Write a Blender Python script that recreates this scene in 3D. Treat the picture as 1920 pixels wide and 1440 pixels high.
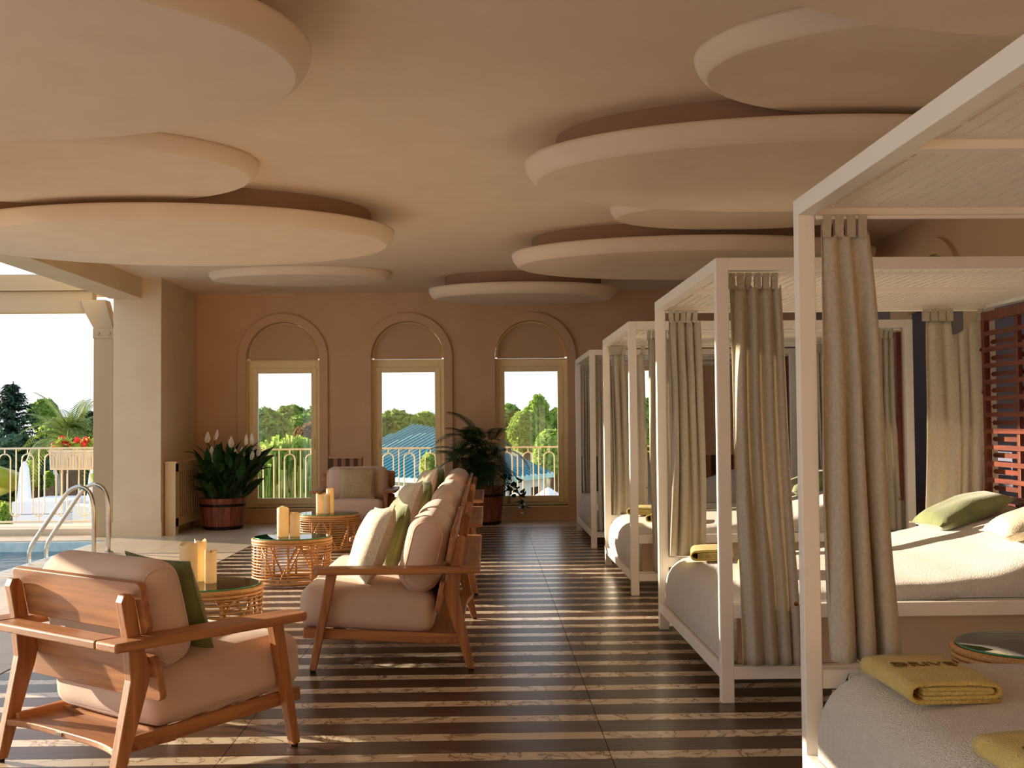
import bpy, bmesh, math, random
from mathutils import Vector, Matrix, Euler

# ------------------------------------------------------------------ clear
for o in list(bpy.data.objects):
    bpy.data.objects.remove(o, do_unlink=True)
scene = bpy.context.scene
COL = scene.collection
random.seed(7)
PI = math.pi

# ------------------------------------------------------------------ camera
F_PX, VPX, VPY, ROLL, EYE = 2200.0, 914.0, 795.0, 0.008, 1.32
_dy = Vector(((VPX - 960) / F_PX, (VPY - 720) / F_PX, 1.0)).normalized()      # world +Y in camera axes (right, down, forward)
_dn = Vector((ROLL, 1.0, 0.0))
_dn = (_dn - _dy * _dn.dot(_dy)).normalized()                                  # world down
_dx = _dn.cross(_dy).normalized()                                              # world +X
_up = -_dn
CAM_R = Vector((_dx[0], _dy[0], _up[0]))
CAM_D = Vector((_dx[1], _dy[1], _up[1]))
CAM_F = Vector((_dx[2], _dy[2], _up[2]))
EYE_P = Vector((0, 0, EYE))
cam_data = bpy.data.cameras.new('camera')
cam_data.sensor_width = 36.0
cam_data.lens = F_PX / 1920.0 * 36.0
cam_data.clip_end = 2000
cam = bpy.data.objects.new('camera', cam_data)
COL.objects.link(cam)
m = Matrix.Identity(4)
for i in range(3):
    m[i][0], m[i][1], m[i][2] = CAM_R[i], -CAM_D[i], -CAM_F[i]
m[0][3], m[1][3], m[2][3] = EYE_P
cam.matrix_world = m
scene.camera = cam

def at(px, py, Y):
    """world point at depth Y that the photograph shows at pixel (px, py)"""
    d = CAM_R * ((px - 960) / F_PX) + CAM_D * ((py - 720) / F_PX) + CAM_F
    return EYE_P + d * (Y / d.y)

# ------------------------------------------------------------------ world, sun, exposure
SUN_ELEV, SUN_AZ = 10.5, 28.0          # degrees; azimuth measured from -X towards +Y
SUN_POWER, SKY_POWER, EXPOSURE = 11.0, 1.0, 0.45
world = bpy.data.worlds.new('sky')
scene.world = world
world.use_nodes = True
wn, wl = world.node_tree.nodes, world.node_tree.links
wn.clear()
w_out = wn.new('ShaderNodeOutputWorld')
w_bg = wn.new('ShaderNodeBackground')
w_tc = wn.new('ShaderNodeTexCoord')
w_sep = wn.new('ShaderNodeSeparateXYZ')
w_ramp = wn.new('ShaderNodeValToRGB')
w_ramp.color_ramp.elements[0].position = 0.0
w_ramp.color_ramp.elements[0].color = (0.93, 0.95, 0.97, 1)
w_ramp.color_ramp.elements[1].position = 0.6
w_ramp.color_ramp.elements[1].color = (0.60, 0.74, 0.94, 1)
wl.new(w_tc.outputs['Generated'], w_sep.inputs[0])
wl.new(w_sep.outputs['Z'], w_ramp.inputs['Fac'])
wl.new(w_ramp.outputs['Color'], w_bg.inputs['Color'])
w_bg.inputs['Strength'].default_value = SKY_POWER
wl.new(w_bg.outputs[0], w_out.inputs['Surface'])

sun_d = bpy.data.lights.new('sun', 'SUN')
sun_d.energy = SUN_POWER
sun_d.color = (1.0, 0.83, 0.62)
sun_d.angle = math.radians(0.45)
sun = bpy.data.objects.new('sun', sun_d)
COL.objects.link(sun)
_e, _a = math.radians(SUN_ELEV), math.radians(SUN_AZ)
_to_sun = Vector((-math.cos(_a) * math.cos(_e), math.sin(_a) * math.cos(_e), math.sin(_e)))
sun.rotation_euler = _to_sun.to_track_quat('Z', 'Y').to_euler()
sun.location = (-30, 25, 12)
vs = scene.view_settings
scene.display_settings.display_device = 'sRGB'
vs.view_transform = 'Standard'
vs.look = 'None'
vs.gamma = 1.0
vs.use_curve_mapping = False
vs.exposure = EXPOSURE
scene.cycles.max_bounces = 10
scene.cycles.diffuse_bounces = 7
scene.cycles.adaptive_threshold = 0.02
scene.cycles.transparent_max_bounces = 16
scene.cycles.sample_clamp_indirect = 6.0
scene.cycles.caustics_reflective = True
scene.cycles.blur_glossy = 1.0
scene.cycles.use_denoising = True
scene.cycles.caustics_refractive = False

# ------------------------------------------------------------------ materials
MAT = {}
def lin(c):
    """sRGB 0-255 to linear"""
    return tuple(((v / 255 / 12.92) if v / 255 <= 0.04045 else ((v / 255 + 0.055) / 1.055) ** 2.4) for v in c) + (1.0,)

def mat(name, col, rough=0.6, col2=None, scale=6.0, stretch=(1, 1, 1), bump=0.0, bscale=None, metal=0.0, spec=0.5,
        detail=4.0, rand=0.0, coat=0.0, trans=0.0, sheen=0.0, contrast=(0.35, 0.65), generated=False, dist=0.0):
    m = bpy.data.materials.new(name)
    m.use_nodes = True
    n, l = m.node_tree.nodes, m.node_tree.links
    b = n['Principled BSDF']
    b.inputs['Roughness'].default_value = rough
    b.inputs['Metallic'].default_value = metal
    b.inputs['Specular IOR Level'].default_value = spec
    if coat: b.inputs['Coat Weight'].default_value = coat
    if sheen:
        b.inputs['Sheen Weight'].default_value = sheen
    tc = n.new('ShaderNodeTexCoord')
    mp = n.new('ShaderNodeMapping')
    mp.inputs['Scale'].default_value = stretch
    l.new(tc.outputs['Generated' if generated else 'Object'], mp.inputs['Vector'])
    oi = n.new('ShaderNodeObjectInfo')
    if rand:
        mul = n.new('ShaderNodeMath'); mul.operation = 'MULTIPLY'; mul.inputs[1].default_value = 37.0
        l.new(oi.outputs['Random'], mul.inputs[0])
        l.new(mul.outputs[0], mp.inputs['Location'])
    nz = n.new('ShaderNodeTexNoise')
    nz.inputs['Scale'].default_value = scale
    nz.inputs['Detail'].default_value = detail
    nz.inputs['Distortion'].default_value = dist
    l.new(mp.outputs[0], nz.inputs['Vector'])
    rp = n.new('ShaderNodeValToRGB')
    rp.color_ramp.elements[0].position, rp.color_ramp.elements[1].position = contrast
    rp.color_ramp.elements[0].color = lin(col)
    rp.color_ramp.elements[1].color = lin(col2 or col)
    l.new(nz.outputs['Fac'], rp.inputs['Fac'])
    out = rp.outputs['Color']
    if rand:
        hs = n.new('ShaderNodeHueSaturation')
        mr = n.new('ShaderNodeMapRange')
        mr.inputs['To Min'].default_value, mr.inputs['To Max'].default_value = 1 - rand, 1 + rand
        l.new(oi.outputs['Random'], mr.inputs['Value'])
        l.new(mr.outputs[0], hs.inputs['Value'])
        l.new(out, hs.inputs['Color'])
        out = hs.outputs['Color']
    l.new(out, b.inputs['Base Color'])
    if bump:
        bn = n.new('ShaderNodeTexNoise')
        bn.inputs['Scale'].default_value = bscale or scale * 4
        bn.inputs['Detail'].default_value = 3
        l.new(mp.outputs[0], bn.inputs['Vector'])
        bp = n.new('ShaderNodeBump')
        bp.inputs['Strength'].default_value = bump
        bp.inputs['Distance'].default_value = 0.02
        l.new(bn.outputs['Fac'], bp.inputs['Height'])
        l.new(bp.outputs[0], b.inputs['Normal'])
    if trans:
        tr = n.new('ShaderNodeBsdfTranslucent')
        l.new(out, tr.inputs['Color'])
        mx = n.new('ShaderNodeMixShader')
        mx.inputs[0].default_value = trans
        l.new(b.outputs[0], mx.inputs[1]); l.new(tr.outputs[0], mx.inputs[2])
        l.new(mx.outputs[0], n['Material Output'].inputs['Surface'])
    MAT[name] = m
    return m

def glass_mat(name, tint, gloss=0.08, rough=0.0):
    m = bpy.data.materials.new(name)
    m.use_nodes = True
    n, l = m.node_tree.nodes, m.node_tree.links
    n.remove(n['Principled BSDF'])
    t = n.new('ShaderNodeBsdfTransparent'); t.inputs['Color'].default_value = tint
    g = n.new('ShaderNodeBsdfGlossy'); g.inputs['Roughness'].default_value = rough
    lw = n.new('ShaderNodeFresnel'); lw.inputs['IOR'].default_value = 1.45
    mx = n.new('ShaderNodeMixShader')
    l.new(lw.outputs[0], mx.inputs[0]); l.new(t.outputs[0], mx.inputs[1]); l.new(g.outputs[0], mx.inputs[2])
    l.new(mx.outputs[0], n['Material Output'].inputs['Surface'])
    MAT[name] = m
    return m

mat('plaster_ceiling', (230, 212, 190), 0.85, (234, 217, 196), 3, bump=0.05, bscale=40)
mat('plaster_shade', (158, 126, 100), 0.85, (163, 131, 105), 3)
mat('plaster_wall', (208, 172, 136), 0.85, (213, 178, 143), 3, bump=0.06, bscale=50)
mat('plaster_pale', (214, 192, 158), 0.8, (219, 198, 165), 3, bump=0.05, bscale=40)
mat('stripe_blue', (92, 94, 116), 0.8, (98, 100, 122), 3)
mat('stripe_cream', (216, 196, 160), 0.8)
mat('stripe_grey', (130, 128, 132), 0.8)
mat('frame_cream', (244, 222, 172), 0.45, (247, 227, 180), 5)
mat('white_paint', (244, 239, 229), 0.4, (246, 242, 233), 5)
mat('white_steel', (226, 216, 190), 0.5)
mat('tan_steel', (182, 157, 118), 0.5)
mat('plank_floor', (50, 31, 22), 0.30, (84, 57, 42), 5.0, (0.35, 9, 9), 0.06, 9, rand=0.14, detail=6)
mat('stone_floor', (206, 188, 162), 0.32, (216, 200, 176), 2.5, bump=0.03, rand=0.03)
mat('grout', (40, 32, 26), 0.8)
mat('fabric_cream', (206, 178, 158), 0.9, (211, 184, 165), 8, bump=0.12, bscale=420, sheen=0.2)
mat('terry', (242, 236, 224), 0.95, (247, 241, 230), 20, bump=0.9, bscale=170, sheen=0.3)
mat('valance', (196, 176, 150), 0.9, (200, 180, 154), 8, bump=0.1, bscale=200)
mat('linen_curtain', (198, 190, 173), 0.9, (212, 204, 187), 110, (1, 1, 0.5), 0.2, 220, trans=0.25)
mat('linen_pillow', (205, 192, 164), 0.9, (219, 207, 182), 60, (1, 1, 1), 0.3, 150)
mat('check_pillow', (168, 150, 118), 0.9, (186, 168, 134), 70, (1, 1, 1), 0.3, 120)
mat('green_velvet', (98, 108, 58), 0.85, (122, 130, 76), 7, bump=0.1, bscale=60, sheen=0.4)
mat('towel', (214, 190, 98), 0.95, (226, 204, 116), 14, bump=0.7, bscale=150, sheen=0.3)
mat('towel_dark', (120, 92, 40), 0.95)
for ax, st in (('x', (0.5, 7, 7)), ('y', (7, 0.5, 7)), ('z', (7, 7, 0.5))):
    mat('teak_' + ax, (138, 86, 47), 0.45, (180, 122, 70), 4.5, st, 0.05, 12, rand=0.08, detail=6)
    mat('mahogany_' + ax, (86, 36, 21), 0.35, (116, 52, 30), 4.0, st, 0.04, 12, rand=0.08, detail=6)
    mat('rattan_' + ax, (196, 140, 78), 0.4, (222, 172, 106), 14, st, rand=0.06)
mat('barrel_wood', (110, 52, 34), 0.5, (158, 88, 58), 4, (8, 8, 0.7), 0.06, 14, rand=0.16)
mat('iron_band', (36, 24, 18), 0.5, metal=0.6)
mat('soil', (40, 28, 20), 0.95, (62, 46, 34), 30, bump=0.6)
mat('chrome', (200, 192, 180), 0.16, metal=1.0)
mat('wax', (246, 226, 176), 0.5, (250, 232, 188), 9, trans=0.3)
mat('wick', (30, 24, 20), 0.9)
mat('brass', (150, 112, 60), 0.35, metal=1.0)
mat('leaf_dark', (22, 50, 20), 0.35, (44, 84, 34), 9, rand=0.25, trans=0.15)
mat('leaf_palm', (26, 52, 26), 0.4, (52, 88, 42), 9, rand=0.25, trans=0.2)
mat('spathe', (240, 228, 196), 0.5, (246, 236, 210), 6, trans=0.4)
mat('stem_green', (52, 84, 36), 0.5)
mat('stripe_dark', (66, 34, 20), 0.45, (84, 46, 28), 6, (8, 8, 0.8), rand=0.1)
mat('stripe_tan', (172, 118, 74), 0.45, (186, 132, 88), 6, (8, 8, 0.8), rand=0.1)
mat('radiator_cream', (214, 186, 140), 0.5)
mat('dark_void', (26, 18, 14), 0.9)
mat('pool_tile', (176, 206, 214), 0.3, (200, 222, 228), 9)
mat('trunk', (92, 74, 56), 0.9, (116, 96, 74), 7, (6, 6, 1), 0.4)
mat('foliage_pine', (88, 122, 48), 0.8, (146, 176, 76), 1.3, trans=0.35, rand=0.1)
mat('foliage_dark', (34, 62, 48), 0.8, (62, 92, 62), 1.3, trans=0.2, rand=0.1)
mat('foliage_light', (128, 160, 62), 0.8, (178, 200, 98), 1.6, trans=0.4, rand=0.1)
mat('foliage_rust', (128, 96, 60), 0.8, (150, 120, 76), 1.6, trans=0.3)
mat('foliage_palm_tree', (92, 112, 44), 0.6, (140, 156, 76), 1.6, trans=0.3)
mat('roof_teal', (168, 214, 214), 0.6, (178, 220, 220), 2)
mat('roof_seam', (58, 122, 134), 0.6)
mat('wall_white', (236, 232, 224), 0.8)
mat('white_box', (232, 234, 240), 0.6)
mat('slide_green', (150, 152, 44), 0.4)
mat('umbrella_white', (232, 236, 242), 0.9)
mat('ground_grass', (96, 112, 64), 0.95, (140, 134, 96), 0.3)
mat('flower_red', (206, 44, 48), 0.7, (222, 70, 70), 20, trans=0.3)
mat('planter_white', (236, 228, 208), 0.6)
mat('hill_blue', (150, 172, 190), 0.95)
glass_mat('pane_glass', (0.97, 0.98, 0.98, 1))
glass_mat('table_glass', (0.86, 0.95, 0.90, 1))
mat('glass_edge', (70, 170, 130), 0.15)
mat('blind_fabric', (214, 182, 146), 0.9, trans=0.12)
mat('label_white', (238, 236, 230), 0.8)

def marble_mat():
    m = bpy.data.materials.new('marble')
    m.use_nodes = True
    n, l = m.node_tree.nodes, m.node_tree.links
    b = n['Principled BSDF']
    b.inputs['Roughness'].default_value = 0.22
    tc = n.new('ShaderNodeTexCoord'); mp = n.new('ShaderNodeMapping'); oi = n.new('ShaderNodeObjectInfo')
    mul = n.new('ShaderNodeMath'); mul.operation = 'MULTIPLY'; mul.inputs[1].default_value = 53.0
    l.new(oi.outputs['Random'], mul.inputs[0]); l.new(mul.outputs[0], mp.inputs['Location'])
    l.new(tc.outputs['Object'], mp.inputs['Vector'])
    nz = n.new('ShaderNodeTexNoise'); nz.inputs['Scale'].default_value = 4.5; nz.inputs['Detail'].default_value = 8
    nz.inputs['Distortion'].default_value = 1.4
    l.new(mp.outputs[0], nz.inputs['Vector'])
    rp = n.new('ShaderNodeValToRGB')
    e = rp.color_ramp.elements
    e[0].position, e[0].color = 0.40, lin((212, 196, 170))
    e[1].position, e[1].color = 0.60, lin((226, 212, 190))
    v = e.new(0.505); v.color = lin((120, 96, 74))
    v = e.new(0.485); v.color = lin((208, 190, 162))
    v = e.new(0.525); v.color = lin((214, 198, 172))
    l.new(nz.outputs['Fac'], rp.inputs['Fac']); l.new(rp.outputs[0], b.inputs['Base Color'])
    MAT['marble'] = m
marble_mat()

def water_mat():
    m = bpy.data.materials.new('pool_water')
    m.use_nodes = True
    n, l = m.node_tree.nodes, m.node_tree.links
    n.remove(n['Principled BSDF'])
    t = n.new('ShaderNodeBsdfTransparent'); t.inputs['Color'].default_value = (0.62, 0.86, 0.92, 1)
    g = n.new('ShaderNodeBsdfGlossy'); g.inputs['Roughness'].default_value = 0.12
    fr = n.new('ShaderNodeFresnel'); fr.inputs['IOR'].default_value = 1.33
    nz = n.new('ShaderNodeTexNoise'); nz.inputs['Scale'].default_value = 3.5; nz.inputs['Detail'].default_value = 3
    tc = n.new('ShaderNodeTexCoord'); l.new(tc.outputs['Object'], nz.inputs['Vector'])
    bp = n.new('ShaderNodeBump'); bp.inputs['Strength'].default_value = 0.35; bp.inputs['Distance'].default_value = 0.1
    l.new(nz.outputs['Fac'], bp.inputs['Height'])
    l.new(bp.outputs[0], g.inputs['Normal']); l.new(bp.outputs[0], fr.inputs['Normal'])
    mx = n.new('ShaderNodeMixShader')
    l.new(fr.outputs[0], mx.inputs[0]); l.new(t.outputs[0], mx.inputs[1]); l.new(g.outputs[0], mx.inputs[2])
    l.new(mx.outputs[0], n['Material Output'].inputs['Surface'])
    MAT['pool_water'] = m
water_mat()

# ------------------------------------------------------------------ mesh helpers
class MB:
    """collects shapes into one mesh"""
    def __init__(s): s.v, s.f = [], []
    def add(s, vs, fs):
        k = len(s.v)
        s.v += [tuple(v) for v in vs]
        s.f += [tuple(i + k for i in f) for f in fs]
        return s
    def box(s, lo, hi):
        (a, b, c), (d, e, g) = lo, hi
        return s.add([(a, b, c), (d, b, c), (d, e, c), (a, e, c), (a, b, g), (d, b, g), (d, e, g), (a, e, g)],
                     [(0, 3, 2, 1), (4, 5, 6, 7), (0, 1, 5, 4), (1, 2, 6, 5), (2, 3, 7, 6), (3, 0, 4, 7)])
    def cbox(s, c, size, rot=None):
        k = len(s.v)
        s.box((-size[0] / 2, -size[1] / 2, -size[2] / 2), (size[0] / 2, size[1] / 2, size[2] / 2))
        M = (Euler(rot).to_matrix() if rot is not None else Matrix.Identity(3))
        for i in range(k, len(s.v)):
            s.v[i] = tuple(M @ Vector(s.v[i]) + Vector(c))
        return s
    def bar(s, p, q, wa, wb, side=(1, 0, 0), wa2=None, wb2=None):
        """rectangular bar from p to q; wa along `side`, wb across; ends may taper"""
        p, q = Vector(p), Vector(q)
        d = (q - p).normalized()
        a = Vector(side); a = (a - d * a.dot(d)).normalized()
        b = d.cross(a)
        vs = []
        for o, x, y in ((p, wa, wb), (q, wa2 or wa, wb2 or wb)):
            for i, j in ((-1, -1), (1, -1), (1, 1), (-1, 1)):
                vs.append(o + a * (i * x / 2) + b * (j * y / 2))
        return s.add(vs, [(0, 3, 2, 1), (4, 5, 6, 7), (0, 1, 5, 4), (1, 2, 6, 5), (2, 3, 7, 6), (3, 0, 4, 7)])
    def tube(s, pts, r, seg=8, closed=False, cap=True):
        pts = [Vector(p) for p in pts]
        n = len(pts)
        rs = r if isinstance(r, (list, tuple)) else [r] * n
        up = None
        rings = []
        for i, p in enumerate(pts):
            if closed: t = pts[(i + 1) % n] - pts[i - 1]
            else: t = pts[min(i + 1, n - 1)] - pts[max(i - 1, 0)]
            t.normalize()
            if up is None:
                up = Vector((0, 0, 1)) if abs(t.z) < 0.9 else Vector((1, 0, 0))
            a = up - t * up.dot(t)
            if a.length < 1e-6: a = t.orthogonal()
            a.normalize(); up = a
            b = t.cross(a)
            rings.append([p + (a * math.cos(2 * PI * k / seg) + b * math.sin(2 * PI * k / seg)) * rs[i] for k in range(seg)])
        vs = [v for rg in rings for v in rg]
        fs = []
        for i in range(n if closed else n - 1):
            j = (i + 1) % n
            for k in range(seg):
                k2 = (k + 1) % seg
                fs.append((i * seg + k, i * seg + k2, j * seg + k2, j * seg + k))
        if cap and not closed:
            fs.append(tuple(range(seg - 1, -1, -1)))
            fs.append(tuple((n - 1) * seg + k for k in range(seg)))
        return s.add(vs, fs)
    def ring(s, c, R, r, seg=32, rs=6, Ry=None):
        return s.tube([(c[0] + R * math.cos(2 * PI * i / seg), c[1] + (Ry or R) * math.sin(2 * PI * i / seg), c[2]) for i in range(seg)], r, rs, True)
    def lathe(s, prof, seg=24, c=(0, 0, 0), sx=1.0, sy=1.0, close=True):
        n = len(prof)
        vs = [(c[0] + r * sx * math.cos(2 * PI * k / seg), c[1] + r * sy * math.sin(2 * PI * k / seg), c[2] + z) for r, z in prof for k in range(seg)]
        fs = []
        for i in range(n - 1):
            for k in range(seg):
                k2 = (k + 1) % seg
                fs.append((i * seg + k, i * seg + k2, (i + 1) * seg + k2, (i + 1) * seg + k))
        if close:
            fs.append(tuple(range(seg - 1, -1, -1)))
            fs.append(tuple((n - 1) * seg + k for k in range(seg)))
        return s.add(vs, fs)
    def prism(s, poly, d0, d1, ax='x'):
        """extrude a 2-D polygon along an axis: ax x -> poly is (y, z); y -> (x, z); z -> (x, y)"""
        n = len(poly)
        def P(p, d):
            return {'x': (d, p[0], p[1]), 'y': (p[0], d, p[1]), 'z': (p[0], p[1], d)}[ax]
        vs = [P(p, d0) for p in poly] + [P(p, d1) for p in poly]
        fs = [tuple(range(n - 1, -1, -1)), tuple(range(n, 2 * n))]
        fs += [(i, (i + 1) % n, n + (i + 1) % n, n + i) for i in range(n)]
        return s.add(vs, fs)
    def grid(s, fn, nu, nv, closed_u=False):
        vs = [fn(i / nu, j / nv) for j in range(nv + 1) for i in range(nu + (0 if closed_u else 1))]
        w = nu if closed_u else nu + 1
        fs = []
        for j in range(nv):
            for i in range(nu):
                i2 = (i + 1) % w
                fs.append((j * w + i, j * w + i2, (j + 1) * w + i2, (j + 1) * w + i))
        return s.add(vs, fs)
    def rbox(s, size, r, n=6, puff=0.0, puff_ax=2, c=(0, 0, 0), M=None):
        """rounded box with optional crown"""
        h = [x / 2 for x in size]
        idx = {}
        vs, fs = [], []
        def vert(p):
            key = tuple(round(x, 5) for x in p)
            if key not in idx:
                idx[key] = len(vs)
                q = [p[i] * h[i] for i in range(3)]
                inner = [max(-(h[i] - r), min(h[i] - r, q[i])) for i in range(3)]
                d = Vector([q[i] - inner[i] for i in range(3)])
                if d.length > 1e-9: q = [inner[i] + d.normalized()[i] * r for i in range(3)]
                if puff:
                    u, v_ = [p[i] for i in range(3) if i != puff_ax]
                    q[puff_ax] += p[puff_ax] * puff * max(0, 1 - u * u) ** .7 * max(0, 1 - v_ * v_) ** .7
                vv = Vector(q)
                if M is not None: vv = M @ vv
                vs.append(tuple(vv + Vector(c)))
            return idx[key]
        def axis_pts(k):
            e = r / h[k]
            e = min(e, 0.95)
            m_ = max(2, n)
            pts = [-1 + e * (1 - math.cos(PI / 2 * i / m_)) for i in range(m_ + 1)]
            mid = [-1 + e + (2 - 2 * e) * i / m_ for i in range(1, m_)]
            return pts + mid + [-x for x in reversed(pts)]
        P = [axis_pts(k) for k in range(3)]
        for a in range(3):
            u, v_ = (a + 1) % 3, (a + 2) % 3
            for sgn in (-1, 1):
                for i in range(len(P[u]) - 1):
                    for j in range(len(P[v_]) - 1):
                        q = []
                        for di, dj in ((0, 0), (1, 0), (1, 1), (0, 1)):
                            p = [0, 0, 0]
                            p[a], p[u], p[v_] = sgn, P[u][i + di], P[v_][j + dj]
                            q.append(vert(p))
                        if len(set(q)) >= 3:
                            q = list(dict.fromkeys(q))
                            fs.append(tuple(q if sgn > 0 else reversed(q)))
        return s.add(vs, fs)
    def xf(s, M):
        s.v = [tuple(M @ Vector(v)) for v in s.v]
        return s
    def mesh(s, name, m, smooth=False):
        me = bpy.data.meshes.new(name)
        me.from_pydata(s.v, [], s.f)
        me.update()
        if smooth:
            for p in me.polygons: p.use_smooth = True
        if m: me.materials.append(MAT[m])
        return me
    def build(s, name, m, parent=None, smooth=False, bevel=0.0, loc=None, seg=2, fix=False):
        me = s.mesh(name, m, smooth)
        if fix:
            b = bmesh.new(); b.from_mesh(me); bmesh.ops.recalc_face_normals(b, faces=b.faces); b.to_mesh(me); b.free()
        return obj(name, me, parent, loc, bevel=bevel, seg=seg)

def obj(name, me, parent=None, loc=None, rot=None, bevel=0.0, seg=2, scl=None):
    o = bpy.data.objects.new(name, me)
    COL.objects.link(o)
    if parent is not None: o.parent = parent
    if loc is not None: o.location = loc
    if rot is not None: o.rotation_euler = rot
    if scl is not None: o.scale = scl
    if bevel:
        b = o.modifiers.new('bevel', 'BEVEL')
        b.width, b.segments, b.limit_method, b.angle_limit = bevel, seg, 'ANGLE', math.radians(40)
        b.harden_normals = False
    return o

def tag(o, label=None, cat=None, group=None, kind=None):
    if label: o['label'] = label
    if cat: o['category'] = cat
    if group: o['group'] = group
    if kind: o['kind'] = kind
    return o

def thing(name, label, cat, loc=(0, 0, 0), rz=0.0, group=None, kind=None):
    o = bpy.data.objects.new(name, None)
    COL.objects.link(o)
    o.location = loc
    o.rotation_euler = (0, 0, rz)
    o.empty_display_size = 0.1
    return tag(o, label, cat, group, kind)

def copy_tree(o, parent=None):
    c = o.copy()
    COL.objects.link(c)
    c.parent = parent
    for ch in [x for x in KIDS.get(o.name, [])]:
        copy_tree(ch, c)
    return c

def register(root):
    """remember the children of a prototype so that copying stays cheap"""
    st = [root]
    while st:
        o = st.pop()
        KIDS[o.name] = [c for c in bpy.data.objects if c.parent == o]
        st += KIDS[o.name]
KIDS = {}
# ------------------------------------------------------------------ the setting
WALL_Y, CEIL, RIGHT_X, LEFT_X = 16.05, 3.13, 3.95, -3.95
WIN_X = [-2.78, -1.085, 0.605, 2.30]
W_HALF, SILL, SPRING, TRIM_R = 0.4975, 0.20, 2.2375, 0.61
T_WALL = 0.28
PITCH_Y, PH0 = 0.2975, 4.709           # one plank plus one marble strip
DECK_X = -2.62
POOL_X, POOL_Y0, POOL_Y1 = -4.46, 2.0, 13.9
ROOM_Y0 = -4.0

floor = tag(MB().box((DECK_X - 0.01, ROOM_Y0, -0.25), (RIGHT_X, WALL_Y, -0.012)).build('floor', 'grout'), kind='structure',
            label='striped floor of dark wood planks and pale marble strips', cat='floor')
pl_me = MB().box((0.0015, 0.0015, -0.02), (1.5485, 0.1865, 0)).mesh('plank', 'plank_floor')
mb_me = MB().box((0.0015, 0.0015, -0.02), (1.5485, 0.1080, 0)).mesh('marble_strip', 'marble')
k = -4
while True:
    yc = PH0 + PITCH_Y * k
    if yc + 0.055 > 14.93: break
    for c in range(5):
        x0 = DECK_X + 1.55 * c
        if x0 > RIGHT_X - 0.3: continue
        if x0 + 1.55 > RIGHT_X: continue
        obj('marble_strip', mb_me, floor, (x0, yc - 0.055, 0))
        obj('plank', pl_me, floor, (x0, yc + 0.0548, 0))
    k += 1
last_y = PH0 + PITCH_Y * k - 0.055
# plain stone along the back wall and the pool deck
def stone_tiles(x0, x1, y0, y1, nx, ny, parent):
    sx, sy = (x1 - x0) / nx, (y1 - y0) / ny
    me = MB().box((0.002, 0.002, -0.02), (sx - 0.002, sy - 0.002, 0)).mesh('stone_tile', 'stone_floor')
    for i in range(nx):
        for j in range(ny):
            obj('stone_tile', me, parent, (x0 + i * sx, y0 + j * sy, 0))
stone_tiles(DECK_X, RIGHT_X - 0.02, last_y, WALL_Y, 5, 1, floor)
deck = tag(MB().box((POOL_X, ROOM_Y0, -0.25), (DECK_X - 0.01, WALL_Y, -0.012)).build('floor', 'grout'), kind='structure',
           label='pale stone deck beside the pool', cat='floor')
stone_tiles(POOL_X, DECK_X - 0.012, 2.0, WALL_Y, 2, 12, deck)

# pool
basin = MB()
basin.box((-16, POOL_Y0, -1.6), (POOL_X, POOL_Y1, -1.5))
basin.box((POOL_X - 0.08, POOL_Y0, -1.5), (POOL_X, POOL_Y1, -0.012))
basin.box((-16, POOL_Y1 - 0.08, -1.5), (POOL_X - 0.08, POOL_Y1, -0.012))
basin.box((-16, POOL_Y0, -1.5), (POOL_X - 0.08, POOL_Y0 + 0.08, -0.012))
tag(basin.build('pool_basin', 'pool_tile'), 'pale blue tiled swimming pool basin', 'pool', kind='structure')
tag(MB().box((-15.9, POOL_Y0 + 0.09, -0.16), (POOL_X - 0.085, POOL_Y1 - 0.085, -0.12)).build('pool_water', 'pool_water'),
    'rippled blue pool water beyond the near armchair', 'water', kind='stuff')
cop = tag(MB().box((-16, POOL_Y1, -0.25), (POOL_X - 0.002, 15.4, -0.012)).build('floor', 'grout'), kind='structure',
          label='stone ledge behind the far end of the pool', cat='floor')
stone_tiles(-9.0, POOL_X - 0.004, POOL_Y1, 14.55, 4, 1, cop)
curb = MB().box((-9.0, 14.6, -0.02), (-4.58, 15.4, 0.075)).build('trim_1', 'stone_floor')
tag(curb, kind='structure', label='low stone kerb under the pool balustrade', cat='kerb')
tag(MB().box((-9.0, POOL_Y1 - 0.02, -0.10), (POOL_X - 0.1, POOL_Y1 - 0.075, -0.02)).build('trim_2', 'stone_floor'), kind='structure',
    label='pale stone edging at the far end of the pool', cat='edging')

# ceiling with its beam
tag(MB().box((-4.57, ROOM_Y0, CEIL), (RIGHT_X + 0.3, WALL_Y + T_WALL, CEIL + 0.3)).build('ceiling', 'plaster_ceiling'), kind='structure',
    label='smooth beige plaster ceiling', cat='ceiling')
tag(MB().box((-4.57, ROOM_Y0, 2.88), (-4.19, 14.3, CEIL + 0.01)).build('trim_3', 'plaster_pale', bevel=0.005), kind='structure',
    label='pale ceiling beam running above the pool edge', cat='beam')

# back wall with four arched openings
bw = MB()
y0, y1 = WALL_Y, WALL_Y + T_WALL
edges = [LEFT_X - 0.9]
for x in WIN_X: edges += [x - W_HALF, x + W_HALF]
edges.append(RIGHT_X + 0.3)
for i in range(0, len(edges), 2):
    bw.box((edges[i], y0, -0.25), (edges[i + 1], y1, CEIL + 0.01))
for x in WIN_X:
    bw.box((x - W_HALF, y0, -0.25), (x + W_HALF, y1, SILL))
    N = 24
    arc = [(x - W_HALF * math.cos(PI * i / N), SPRING + W_HALF * math.sin(PI * i / N)) for i in range(N + 1)]
    for i in range(N):
        (xa, za), (xb, zb) = arc[i], arc[i + 1]
        bw.prism([(xa, za), (xb, zb), (xb, CEIL + 0.01), (xa, CEIL + 0.01)], y0, y1, 'y')
tag(bw.build('wall_back', 'plaster_wall', fix=True), kind='structure', label='tan back wall pierced by four arched windows', cat='wall')

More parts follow.
